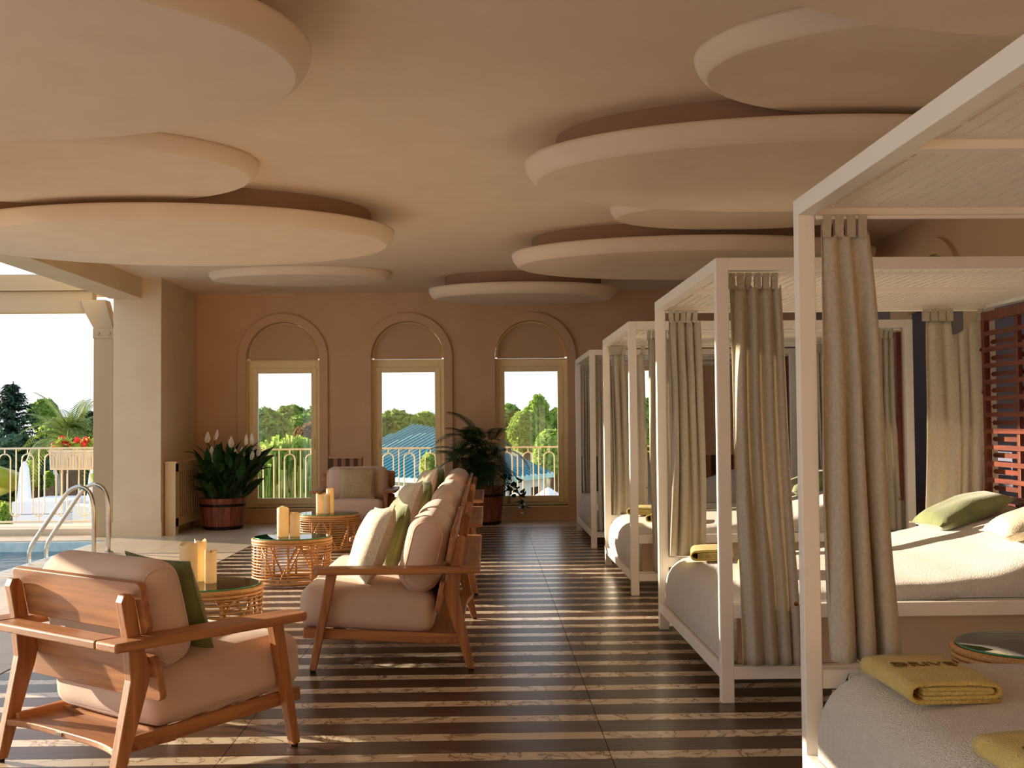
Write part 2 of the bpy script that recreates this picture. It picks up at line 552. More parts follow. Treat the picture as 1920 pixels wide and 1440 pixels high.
for n, x in enumerate(WIN_X):
    t = MB()
    N = 28
    prof = []
    for R, rev in ((TRIM_R, False), (W_HALF + 0.001, True)):
        p = [(x - R, SILL - 0.19)] if R == TRIM_R else [(x - R, SILL)]
        p += [(x - R * math.cos(PI * i / N), SPRING + R * math.sin(PI * i / N)) for i in range(N + 1)]
        p += [(x + R, SILL - 0.19)] if R == TRIM_R else [(x + R, SILL)]
        prof.append(p)
    o_, i_ = prof
    for i in range(len(o_) - 1):
        t.prism([o_[i], o_[i + 1], i_[i + 1], i_[i]], WALL_Y - 0.045, WALL_Y + 0.001, 'y')
    tag(t.build('trim_%d' % (n + 4), 'plaster_wall', fix=True), kind='structure', cat='trim',
        label=['raised arch surround of the window by the peace lily', 'raised arch surround of the second window from the left',
               'raised arch surround of the window right of the palm', 'raised arch surround mostly hidden behind the daybeds'][n])
    # window
    w = thing('window_%d' % (n + 1), ['arched window beside the peace lily', 'arched window left of the potted palm', 'arched window right of the potted palm',
              'arched window mostly hidden behind the daybeds'][n], 'window', (x, WALL_Y + 0.12, SILL), kind='structure')
    H = 2.0
    fr = MB()
    hw = W_HALF - 0.002
    fr.box((-hw, 0, 0.0), (-hw + 0.075, 0.07, H)).box((hw - 0.075, 0, 0.0), (hw, 0.07, H))
    fr.box((-hw + 0.075, 0, 0.0), (hw - 0.075, 0.07, 0.06)).box((-hw + 0.075, 0, H - 0.11), (hw - 0.075, 0.07, H))
    fr.build('window_frame', 'frame_cream', w, bevel=0.006)
    sa = MB()
    a, b, c, d = -hw + 0.055, hw - 0.055, 0.045, H - 0.085
    sa.box((a, -0.02, c), (a + 0.075, 0.05, d)).box((b - 0.075, -0.02, c), (b, 0.05, d))
    sa.box((a + 0.075, -0.02, c), (b - 0.075, 0.05, c + 0.085)).box((a + 0.075, -0.02, d - 0.075), (b - 0.075, 0.05, d))
    s_ = sa.build('sash', 'frame_cream', w, bevel=0.008)
    MB().box((a + 0.07, 0.012, c + 0.08), (b - 0.07, 0.018, d - 0.07)).build('pane', 'pane_glass', s_)
    hx = (b - 0.0375) if n in (0, 2) else (a + 0.0375)
    hd = MB().box((hx - 0.014, -0.03, 0.83), (hx + 0.014, -0.02, 0.97)).bar((hx, -0.045, 0.93), (hx + 0.0, -0.05, 0.80), 0.018, 0.014)
    hd.tube([(hx, -0.02, 0.925), (hx, -0.05, 0.925)], 0.009)
    hd.build('handle', 'frame_cream', s_, bevel=0.003)
    # fanlight
    ff = MB()
    N = 20
    z0 = SPRING - SILL
    ff.box((-hw, 0, H), (hw, 0.07, H + 0.02))
    for i in range(N):
        a0, a1 = PI * i / N, PI * (i + 1) / N
        ff.prism([(-hw * math.cos(a0), z0 + hw * math.sin(a0)), (-hw * math.cos(a1), z0 + hw * math.sin(a1)),
                  (-(hw - 0.05) * math.cos(a1), z0 + (hw - 0.05) * math.sin(a1)), (-(hw - 0.05) * math.cos(a0), z0 + (hw - 0.05) * math.sin(a0))], 0.0, 0.07, 'y')
    ff.build('fanlight_frame', 'frame_cream', w, fix=True)
    R = hw - 0.048
    MB().prism([(-R, H + 0.02)] + [(-R * math.cos(PI * i / N), z0 + R * math.sin(PI * i / N)) for i in range(N + 1)] + [(R, H + 0.02)], 0.03, 0.036, 'y').build('pane', 'pane_glass', w, fix=True)
    R = hw - 0.035
    bl = MB().prism([(-R, z0 - 0.005)] + [(-R * math.cos(PI * i / N), z0 + 0.02 + (R - 0.0) * math.sin(PI * i / N) * 0.985) for i in range(1, N)] + [(R, z0 - 0.005)], -0.05, -0.046, 'y')
    b_ = bl.build('blind', 'blind_fabric', w, fix=True)
    MB().box((-R - 0.005, -0.058, z0 - 0.024 + 0.006 * (n > 0)), (R + 0.005, -0.040, z0 - 0.004)).build('blind_bar', 'blind_fabric', b_, bevel=0.004)
    MB().box((-W_HALF, -0.135, -0.012), (W_HALF, 0.09, 0.0)).build('sill', 'frame_cream', w)
    for sx in (-1, 1):
        MB().box((sx * W_HALF - 0.004, -0.118, 0), (sx * W_HALF + 0.004, -0.001, SPRING - SILL)).build('reveal_lining', 'frame_cream', w)

# striped timber panels between the windows
def striped_panel(x0, x1, z0, z1, label, n):
    w = thing('striped_panel', label, 'wall panel', (x0, WALL_Y, z0), group='striped timber panels between the windows')
    s = (x1 - x0) / n
    MB().box((0, -0.025, 0), (x1 - x0, -0.001, z1 - z0)).build('backing', 'stripe_dark', w)
    for i in range(n):
        MB().box((i * s + 0.001, -0.045, 0.0), ((i + 1) * s - 0.001, -0.025, z1 - z0)).build('stave', 'stripe_dark' if i % 2 == 0 else 'stripe_tan', w)
    MB().box((-0.01, -0.055, z1 - z0), (x1 - x0 + 0.01, -0.001, z1 - z0 + 0.025)).build('ledge', 'plaster_wall', w)
striped_panel(-2.155, -1.71, 0.13, 0.87, 'dark and tan striped timber panel behind the far armchair', 8)
striped_panel(-0.46, -0.02, 0.13, 0.87, 'dark and tan striped timber panel behind the palm', 8)
striped_panel(1.235, 1.67, 0.13, 0.87, 'dark and tan striped timber panel at the farthest daybed', 8)
striped_panel(2.93, 3.9, 0.13, 0.87, 'dark and tan striped timber panel glimpsed between daybed posts', 16)
striped_panel(-3.9, -3.42, 0.13, 0.62, 'striped timber panel behind the peace lily', 8)
tag(MB().box((LEFT_X, WALL_Y - 0.02, 0), (RIGHT_X, WALL_Y, 0.11)).build('baseboard_back', 'plaster_wall', bevel=0.004), kind='structure', label='low tan skirting along the back wall', cat='skirting')

# left pier and pool-side steel frame
tag(MB().box((-4.53, 14.3, -0.25), (LEFT_X, WALL_Y + T_WALL, CEIL + 0.01)).build('wall_left', 'plaster_pale', bevel=0.006), kind='structure', label='pale plaster pier beside the pool opening', cat='wall')
tag(MB().box((-4.535, 14.288, 0), (LEFT_X + 0.008, 14.3, 0.17)).build('baseboard_left', 'plaster_pale'), kind='structure', label='pale skirting of the plaster pier', cat='skirting')
tag(MB().box((-4.62, 7.15, -0.02), (LEFT_X, 8.25, 2.9)).box((-4.62, 5.6, 1.40), (-4.42, 7.15, 2.9)).build('pool_sun_blocker', 'plaster_pale', bevel=0.006), kind='structure', label='unseen pale pier and spandrel by the pool, added to block the sun', cat='wall')  # pier and spandrel out of view, added to keep low sun off the foreground
sp = thing('steel_column', 'cream steel column with bolted haunch beside the pier', 'column', (-4.655, 14.42, 0), kind='thing')
MB().box((-0.118, -0.1, 0), (0.118, 0.1, 2.48)).build('shaft', 'tan_steel', sp, bevel=0.004)
MB().box((-0.124, -0.108, 2.40), (0.124, 0.108, 2.52)).build('collar', 'tan_steel', sp, bevel=0.003)
hc = MB().prism([(-0.118, 2.52), (0.118, 2.52), (0.02, 2.87), (-0.28, 2.87), (-0.215, 2.70)], -0.1, 0.1, 'y')
hc.build('haunch', 'tan_steel', sp, fix=True, bevel=0.004)
for dx in (-0.06, 0.07):
    MB().tube([(dx, -0.125, 2.46), (dx, -0.10, 2.46)], 0.018, 10).build('bolt', 'tan_steel', sp)
tag(MB().box((-16, 14.36, 2.72), (-4.80, 14.52, 2.985)).box((-16, 14.30, 2.985), (-4.57, 14.60, 3.0)).build('trim_8', 'tan_steel', bevel=0.006), kind='structure',
    label='cream steel lintel over the pool opening', cat='beam')
tag(MB().box((-16, 15.2, 3.02), (-4.62, 15.4, 3.30)).build('trim_9', 'tan_steel', bevel=0.006), kind='structure', label='cream eaves beam behind the lintel', cat='beam')

# right wall, with an arched niche and vertical colour stripes
rw = MB().box((RIGHT_X, ROOM_Y0, -0.25), (RIGHT_X + 0.3, WALL_Y + T_WALL, CEIL + 0.01)).build('wall_right', 'plaster_wall')
tag(rw, kind='structure', label='tan right wall behind the daybed headboards', cat='wall')
for i in range(22):
    ya = 3.2 + i * 0.58
    MB().box((RIGHT_X - 0.02, ya, 0.12), (RIGHT_X - 0.001, ya + 0.575, 2.45)).build('wall_stripe', ['stripe_blue', 'stripe_cream', 'stripe_grey'][i % 3], rw)
for k_, yc in enumerate((6.7, 10.15, 13.5)):
    t = MB(); N = 20
    for i in range(N):
        a0, a1 = PI * i / N, PI * (i + 1) / N
        t.prism([(yc - .61 * math.cos(a0), 2.3 + .61 * math.sin(a0)), (yc - .61 * math.cos(a1), 2.3 + .61 * math.sin(a1)),
                 (yc - .47 * math.cos(a1), 2.3 + .47 * math.sin(a1)), (yc - .47 * math.cos(a0), 2.3 + .47 * math.sin(a0))], RIGHT_X - 0.05, RIGHT_X + 0.001, 'x')
    t.build('arch_moulding', 'plaster_wall', rw, fix=True)
    t = MB().prism([(yc - .455 * math.cos(PI * i / N), 2.3 + .455 * math.sin(PI * i / N)) for i in range(N + 1)], RIGHT_X - 0.02, RIGHT_X - 0.0005, 'x')
    t.build('arch_infill', 'stripe_grey', rw, fix=True)
tag(MB().box((-4.6, ROOM_Y0 - 0.3, -0.25), (RIGHT_X + 0.3, ROOM_Y0, CEIL + 0.3)).build('wall_front', 'plaster_wall'), kind='structure', label='tan wall behind the viewer', cat='wall')

# ceiling panels
def ceiling_panel(x, y, a, b, zb, thick, base, label):
    t = thing('ceiling_panel', label, 'ceiling panel', (x, y, zb), group='rounded plaster panels under the ceiling')
    r = 0.085 if base else 0.075
    seg = 72
    vs = []
    A_ = math.radians(62); Rr = thick / math.sin(A_)
    steps = [(Rr * (1 - math.cos(A_ * (1 - i / 7))), thick - Rr * math.sin(A_ * (1 - i / 7))) for i in range(8)]
    m_ = MB()
    V = []
    for inset, z in steps:
        V += [((a - inset) * math.cos(2 * PI * k / seg), (b - inset) * math.sin(2 * PI * k / seg), z) for k in range(seg)]
    F = []
    for i in range(len(steps) - 1):
        for k in range(seg):
            k2 = (k + 1) % seg
            F.append((i * seg + k, i * seg + k2, (i + 1) * seg + k2, (i + 1) * seg + k))
    F.append(tuple(range(seg - 1, -1, -1)))
    F.append(tuple((len(steps) - 1) * seg + k for k in range(seg)))
    m_.add(V, F)
    o = m_.build('panel', 'plaster_ceiling', t, smooth=False)
    for i, p in enumerate(o.data.polygons):
        p.use_smooth = len(p.vertices) == 4
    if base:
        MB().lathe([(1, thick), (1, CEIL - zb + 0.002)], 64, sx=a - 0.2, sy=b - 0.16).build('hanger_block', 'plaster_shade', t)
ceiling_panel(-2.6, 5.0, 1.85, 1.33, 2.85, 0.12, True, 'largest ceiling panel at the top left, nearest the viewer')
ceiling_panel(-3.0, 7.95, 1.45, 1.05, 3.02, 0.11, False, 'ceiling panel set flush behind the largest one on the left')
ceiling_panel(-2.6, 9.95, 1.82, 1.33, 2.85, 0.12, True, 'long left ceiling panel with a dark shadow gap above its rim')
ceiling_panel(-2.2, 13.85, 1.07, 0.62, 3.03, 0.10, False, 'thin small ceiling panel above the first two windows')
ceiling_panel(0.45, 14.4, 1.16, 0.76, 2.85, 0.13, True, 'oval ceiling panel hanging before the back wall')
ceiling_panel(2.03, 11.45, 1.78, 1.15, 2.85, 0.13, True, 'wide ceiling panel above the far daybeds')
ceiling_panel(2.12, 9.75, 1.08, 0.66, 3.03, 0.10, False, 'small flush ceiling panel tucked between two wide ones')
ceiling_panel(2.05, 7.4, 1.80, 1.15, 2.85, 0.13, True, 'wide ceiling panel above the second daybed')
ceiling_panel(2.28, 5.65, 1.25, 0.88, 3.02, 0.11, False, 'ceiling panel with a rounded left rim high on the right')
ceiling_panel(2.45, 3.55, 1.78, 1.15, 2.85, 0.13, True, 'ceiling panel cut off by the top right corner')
# ------------------------------------------------------------------ teak seats
def teak_seat(name, label, group, legs_w, n_back, loc, rz, arm_out=0.115):
    """front of the seat looks along local -y, front feet on y = 0"""
    t = thing(name, label, 'armchair' if n_back == 1 else 'sofa', loc, rz, group)
    h = legs_w / 2
    for s in (-1, 1):
        x = s * h
        fl = MB().bar((x, 0.0, 0.012), (x, 0.104, 0.53), 0.040, 0.036, wa2=0.044, wb2=0.055)
        o = fl.build('leg', 'teak_z', t, bevel=0.005)
        MB().lathe([(0.015, 0), (0.017, 0.012)], 12, (x, 0.001, 0)).build('foot_glide', 'dark_void', o)
        # boomerang rear leg that carries the backrest
        poly = [(0.828, 0.012), (0.866, 0.012), (0.785, 0.405), (0.800, 0.56), (0.824, 0.690), (0.812, 0.718), (0.784, 0.718), (0.770, 0.700), (0.745, 0.57), (0.700, 0.430), (0.712, 0.375)]
        o = MB().prism(poly, x - 0.021, x + 0.021, 'x').build('leg', 'teak_z', t, bevel=0.004, fix=True)
        MB().lathe([(0.015, 0), (0.017, 0.012)], 12, (x, 0.847, 0)).build('foot_glide', 'dark_void', o)
        # arm board, wider towards its front
        xi, xo = x - s * 0.028, x + s * arm_out
        ap = [(xi, 0.015), (xi + s * 0.012, 0.003), (xo - s * 0.02, 0.012), (xo, 0.04), (xo + s * 0.0, 0.40), (xo - s * 0.015, 0.90), (xi, 0.90), (xi, 0.79), (xi - s * 0.0, 0.4)]
        if s < 0: ap = ap[::-1]
        MB().prism(ap, 0.528, 0.562, 'z').build('armrest', 'teak_y', t, bevel=0.010, fix=True, seg=3)
        # side rail
        MB().bar((x - s * 0.035, -0.055, 0.205), (x - s * 0.035, 0.80, 0.160), 0.026, 0.056).build('side_rail', 'teak_y', t, bevel=0.005)
    xi = h + 0.0 - 0.0
    MB().box((-h + 0.03, 0.792, 0.5285), (h - 0.03, 0.90, 0.5615)).build('back_shelf', 'teak_x', t, bevel=0.008, seg=3)
    w = h + 0.055
    up = Vector((0, 0.085, 0.43)).normalized()
    def slat(z0, z1, y_mid, nm):
        zc = (z0 + z1) / 2
        hh = (z1 - z0) / 2
        m_ = MB()
        r = 0.025
        poly = []
        for cx, cz, a0 in ((w - r, hh - r, 0), (-w + r, hh - r, 90), (-w + r, -hh + r, 180), (w - r, -hh + r, 270)):
            for k in range(5):
                a = math.radians(a0 + 90 * k / 4)
                poly.append((cx + r * math.cos(a), cz + r * math.sin(a)))
        m_.prism(poly, -0.014, 0.014, 'y')
        m_.xf(Matrix.Translation((0, y_mid, zc)) @ Matrix.Rotation(-math.atan2(0.085, 0.43), 4, 'X'))
        m_.build(nm, 'teak_x', t, bevel=0.004, fix=True)
    slat(0.570, 0.760, 0.744, 'back_slat')
    slat(0.315, 0.485, 0.683, 'back_slat')
    # cross members below the cushion
    MB().bar((-h + 0.05, -0.045, 0.200), (h - 0.05, -0.045, 0.200), 0.028, 0.05, side=(0, 1, 0)).build('front_rail', 'teak_x', t, bevel=0.005)
    n_ = 16
    ap = [(-h + 0.02, 0.56)] + [(h - 0.02, 0.56)] + [(h - 0.02 - (2 * h - 0.04) * i / n_, 0.835 - 0.035 * (1 - abs(2 * i / n_ - 1) ** 4)) for i in range(n_ + 1)]
    ap_ = MB().prism(ap, 0.140, 0.166, 'z').build('rear_stretcher', 'teak_x', t, bevel=0.005, fix=True)
    MB().box((0.02, 0.798, 0.146), (0.06, 0.804, 0.158)).build('maker_plate', 'chrome', ap_)
    for i in range(4):
        yy = 0.12 + 0.15 * i
        MB().bar((-h + 0.05, yy, 0.202 - 0.05 * yy), (h - 0.05, yy, 0.202 - 0.05 * yy), 0.07, 0.014, side=(0, 1, 0)).build('seat_slat', 'teak_x', t)
    # cushions
    cw = legs_w - 0.055
    M = Matrix.Rotation(math.radians(-4.0), 3, 'X')
    sc = MB().rbox((cw, 0.735, 0.215), 0.065, 6, 0.028, 2, (0, 0.285, 0.322), M).build('seat_cushion', 'fabric_cream', t, smooth=True)
    Mb = Matrix.Rotation(math.radians(-14), 3, 'X')
    bw_ = (legs_w - 0.02) / n_back
    for i in range(n_back):
        cx = -(legs_w - 0.02) / 2 + bw_ * (i + 0.5)
        b = MB().rbox((bw_ - 0.004, 0.215, 0.42), 0.10, 7, 0.02, 1, (cx, 0.592, 0.612), Mb).build('back_cushion', 'fabric_cream', t, smooth=True)
        for s in (-1, 1):
            e = MB()
            pts = []
            hx, cy0, cz0, r = s * (bw_ / 2 - 0.030), 0.0085, 0.110, 0.0715
            for cy, cz, a0 in ((cy0, cz0, 0), (-cy0, cz0, 90), (-cy0, -cz0, 180), (cy0, -cz0, 270)):
                for k in range(6):
                    a = math.radians(a0 + 90 * k / 5)
                    pts.append(Mb @ Vector((hx, cy + r * math.cos(a), cz + r * math.sin(a))) + Vector((cx, 0.592, 0.612)))
            e.tube(pts, 0.0035, 5, True).build('piping', 'fabric_cream', b, smooth=True)
    return t

SOFA_LW, ARM_LW = 1.66, 0.77
for i, (yc, lab) in enumerate(((7.18, 'nearest teak two-seat sofa with cream cushions, facing the rattan tables'),
                               (9.96, 'middle teak two-seat sofa of the row of three'),
                               (12.72, 'farthest teak two-seat sofa of the row, beside the palm'))):
    teak_seat('teak_sofa', lab, 'row of teak sofas', SOFA_LW, 2, (-0.945, yc, 0), -PI / 2)
teak_seat('teak_armchair', 'teak armchair in the foreground seen from behind with cream cushions', 'teak armchairs', ARM_LW, 1, (-1.105, 5.15, 0), math.radians(140.6))
teak_seat('teak_armchair', 'far teak armchair facing the viewer before the windows', 'teak armchairs', ARM_LW, 1, (-1.575, 13.66, 0), 0.0)

# ------------------------------------------------------------------ loose pillows
def pillow(name, label, m, size, thick, loc, rot, group=None, tagged=False, seed=0):
    rnd = random.Random(seed)
    n = 18
    w, h = size[0] / 2, size[1] / 2
    ph = [rnd.uniform(0, 6.28) for _ in range(4)]
    def side(sg):
        def fn(u, v):
            x, y = 2 * u - 1, 2 * v - 1
            prof = (max(0, 1 - abs(x) ** 2.6) * max(0, 1 - abs(y) ** 2.6)) ** 0.5
            pin = 1 - 0.07 * (1 - abs(y) ** 2) * abs(x) ** 3
            pin2 = 1 - 0.07 * (1 - abs(x) ** 2) * abs(y) ** 3
            wr = 0.006 * math.sin(5 * x + 3 * y + ph[0]) * math.sin(4 * y - 2 * x + ph[1])
            return (x * w * pin, y * h * pin2, sg * (thick / 2 * prof + wr * prof))
        return fn
    m_ = MB()
    m_.grid(side(1), n, n)
    k = len(m_.v)
    m_.grid(side(-1), n, n)
    m_.f[n * n:] = [tuple(reversed(f)) for f in m_.f[n * n:]]
    t = thing(name, label, 'pillow', loc, 0, group)
    t.rotation_euler = rot
    o = m_.build('cover', m, t, smooth=True)
    pts = []
    for a, b in [(i / n, 0) for i in range(n)] + [(1, i / n) for i in range(n)] + [(1 - i / n, 1) for i in range(n)] + [(0, 1 - i / n) for i in range(n)]:
        pts.append(side(1)(a, b))
    MB().tube(pts, 0.0035, 5, True).build('seam', m, t, smooth=True)
    if tagged:
        MB().box((w - 0.02, -h * 0.82, -0.002), (w + 0.022, -h * 0.82 + 0.035, 0.002)).build('care_tag', 'label_white', t)
    return t

def lean(facing, tilt, spin=0.0, yaw=0.0):
    """pillow whose face looks along the facing direction (2-D), leaning back by tilt"""
    f = Vector((facing[0], facing[1], 0)).normalized()
    f = Matrix.Rotation(yaw, 3, 'Z') @ f
    z = (f * math.cos(tilt) + Vector((0, 0, 1)) * math.sin(tilt)).normalized()
    y = (Vector((0, 0, 1)) - z * z.z).normalized()
    x = y.cross(z)
    M = Matrix((x, y, z)).transposed()
    return (M @ Matrix.Rotation(spin, 3, 'Z')).to_euler()

for i, y0 in enumerate((6.22, 9.0, 11.76)):
    w_ = ('nearest', 'middle', 'farthest')[i]
    pillow('linen_pillow', 'natural linen pillow leaning at the near end of the %s sofa' % w_, 'linen_pillow', (0.46, 0.46), 0.17, (-0.668, y0 + 0.50, 0.640),
           lean((-1, 0), math.radians(22), 0.10, 0.30), 'linen pillows on the sofas', seed=i)
    pillow('green_pillow', 'olive green pillow behind the linen one on the %s sofa' % w_, 'green_velvet', (0.45, 0.45), 0.15, (-0.578, y0 + 0.93, 0.645),
           lean((-1, 0), math.radians(16), -0.06, 0.22), 'green pillows on the sofas', seed=10 + i)
fx, fy = math.sin(math.radians(140.6)), -math.cos(math.radians(140.6))
pillow('green_pillow', 'olive green pillow on the foreground armchair, mostly behind its back cushion', 'green_velvet', (0.42, 0.42), 0.12,
       (-1.105 - fx * 0.385 + 0.77 * 0.08, 5.15 - fy * 0.385 - 0.63 * 0.08, 0.605), lean((fx, fy), math.radians(20), 0.04), 'green pillows on armchairs', tagged=True, seed=21)
pillow('checked_pillow', 'beige woven pillow on the far armchair', 'check_pillow', (0.43, 0.40), 0.12, (-1.555, 14.05, 0.62), lean((0, -1), math.radians(17), 0.0), seed=22)

# ------------------------------------------------------------------ rattan tables
def rattan_table(label, loc, rz):
    t = thing('rattan_table', label, 'table', loc, rz, 'round rattan tables with glass tops')
    R, H = 0.325, 0.385
    g = MB().lathe([(R - 0.012, H - 0.006), (R - 0.012, H + 0.003)], 48)
    o = g.build('glass_top', 'table_glass', t)
    MB().ring((0, 0, H - 0.0015), R - 0.012, 0.0035, 56, 6).build('glass_edge', 'glass_edge', o, smooth=True)
    wt = MB()
    for i in range(15):
        wt.ring((0, 0, H - 0.020), 0.02 + i * 0.0198, 0.0085, 36, 5)
    wt.build('woven_top', 'rattan_x', t, smooth=True)
    MB().ring((0, 0, H - 0.020), R, 0.015, 56, 8).build('top_ring', 'rattan_x', t, smooth=True)
    MB().ring((0, 0, H - 0.045), R + 0.003, 0.010, 56, 6).build('top_ring', 'rattan_x', t, smooth=True)
    MB().ring((0, 0, 0.020), R - 0.005, 0.016, 56, 8).build('base_ring', 'rattan_x', t, smooth=True)
    MB().ring((0, 0, 0.055), R + 0.003, 0.009, 56, 6).build('base_ring', 'rattan_x', t, smooth=True)
    hoop = MB().ring((0, 0, 0), R + 0.004, 0.0044, 56, 6).mesh('hoop', 'rattan_x', True)
    for i in range(11):
        obj('hoop', hoop, t, (0, 0, 0.080 + i * 0.0242))
    up = MB().tube([(R - 0.012, 0, 0.02), (R - 0.012, 0, H - 0.025)], 0.0105, 7).mesh('upright', 'rattan_z', True)
    for i in range(10):
        obj('upright', up, t, rot=(0, 0, 2 * PI * i / 10))
    for i in range(5):
        a = 2 * PI * i / 5 + 0.3
        b = MB()
        for da in (-0.55, 0.55):
            b.tube([((R - 0.03) * math.cos(a), (R - 0.03) * math.sin(a), H - 0.03), ((R - 0.03) * math.cos(a + da), (R - 0.03) * math.sin(a + da), 0.03)], 0.009, 7)
        b.build('brace', 'rattan_z', t, smooth=True)
    return t
TABLES = [(-1.68, 7.04), (-1.66, 10.0), (-1.70, 12.6)]
rattan_table('round rattan glass-topped table nearest the viewer beside the foreground armchair', (TABLES[0][0], TABLES[0][1], 0), 0.2)
rattan_table('round rattan glass-topped table in the middle of the row with two candles', (TABLES[1][0], TABLES[1][1], 0), 1.0)
rattan_table('round rattan glass-topped table before the far armchair', (TABLES[2][0], TABLES[2][1], 0), 0.5)
rattan_table('rattan table half hidden behind the mattress of the nearest daybed', (2.27, 4.86, 0), 0.8)

# ------------------------------------------------------------------ candles
def candle(label, x, y, r, h, group, seed):
    rnd = random.Random(seed)
    t = thing('pillar_candle', label, 'candle', (x, y, 0.3885), rnd.uniform(0, 6), group)
    ph = rnd.uniform(0, 6)
    seg = 28
    def fn(u, v):
        a = 2 * PI * u
        lip = 0.008 * math.sin(2 * a + ph) + 0.004 * math.sin(5 * a)
        path = [(r * 0.97, 0), (r, 0.006), (r, 0.3 * h), (r, 0.7 * h), (r * 1.0, h + lip - 0.004), (r * 0.96, h + lip), (r * 0.88, h + lip * 0.7 - 0.004), (r * 0.75, h - 0.022), (r * 0.4, h - 0.027), (r * 0.02, h - 0.027)]
        q = path[int(round(v * 9))]
        return (q[0] * math.cos(a), q[0] * math.sin(a), q[1])
    m_ = MB().grid(fn, seg, 9, True)
    m_.f.append(tuple(range(seg - 1, -1, -1)))
    m_.build('wax_pillar', 'wax', t, smooth=True)
    MB().tube([(0, 0, h - 0.03), (0.002, 0, h - 0.012), (0.005, 0.001, h + 0.002)], 0.0018, 5).build('wick', 'wick', t)
def px_candle(label, tb, pxx, dy, r, h, g, seed):
    X = at(pxx, 1000, TABLES[tb][1] + dy).x
    candle(label, X, TABLES[tb][1] + dy, r, h, g, seed)
g1 = 'ivory pillar candles'
px_candle('thick tall ivory candle at the left on the nearest table', 0, 353.5, -0.03, 0.053, 0.240, g1, 1)
px_candle('tall slim ivory candle at the back on the nearest table', 0, 376, 0.11, 0.036, 0.245, g1, 2)
px_candle('short ivory candle at the right on the nearest table', 0, 395, 0.02, 0.035, 0.192, g1, 3)
px_candle('thick ivory candle at the left on the middle table', 1, 530.5, -0.05, 0.050, 0.245, g1, 4)
px_candle('shorter ivory candle at the right on the middle table', 1, 553, -0.06, 0.042, 0.198, g1, 5)
px_candle('ivory candle at the left on the far table', 2, 600, -0.08, 0.039, 0.205, g1, 6)
px_candle('ivory candle at the front right on the far table', 2, 612.5, -0.11, 0.038, 0.205, g1, 7)
px_candle('tallest ivory candle on the far table', 2, 619, 0.0, 0.041, 0.255, g1, 8)
# ------------------------------------------------------------------ daybeds
BX, BLX, BLY, BH = 1.09, 2.20, 2.04, 2.10
BED_Y = [2.08, 5.53, 8.98, 12.43]
P = 0.06

def slotted_panel(lx, ly):
    m_ = MB()
    pit, sw, z0, z1 = 0.051, 0.010, 0.0, 0.006
    n = int(lx / pit)
    for i in range(n):
        x0 = i * pit
        x1 = lx if i == n - 1 else x0 + pit
        m_.box((x0 + sw, 0, z0), (x1, ly, z1))
        L = 0.27
        off = 0.0 if i % 2 == 0 else -0.15
        y = off
        prev = 0.0
        while y < ly:
            a, b = max(y + 0.03, 0.03), min(y + 0.03 + L, ly - 0.03)
            if b - a > 0.05:
                m_.box((x0, prev, z0), (x0 + sw, a, z1))
                prev = b
            y += 0.30
        m_.box((x0, prev, z0), (x0 + sw, ly, z1))
    return m_

slot_me = slotted_panel(BLX - 2 * P, BLY / 2 - P * 1.5).mesh('canopy_panel', 'white_paint')
post_me = MB().box((0, 0, 0), (P, P, BH)).mesh('post', 'white_paint')

MPROF = [(0.10, 0.470), (0.35, 0.495), (0.70, 0.505), (1.0, 0.525), (1.3, 0.570), (1.55, 0.635), (1.8, 0.715), (2.0, 0.775), (2.12, 0.80)]
def prof_z(x):
    if x <= MPROF[0][0]: return MPROF[0][1]
    for (a, za), (b, zb) in zip(MPROF, MPROF[1:]):
        if x <= b:
            u = (x - a) / (b - a); u = u * u * (3 - 2 * u) * 0.3 + u * 0.7
            return za + (zb - za) * u
    return MPROF[-1][1]

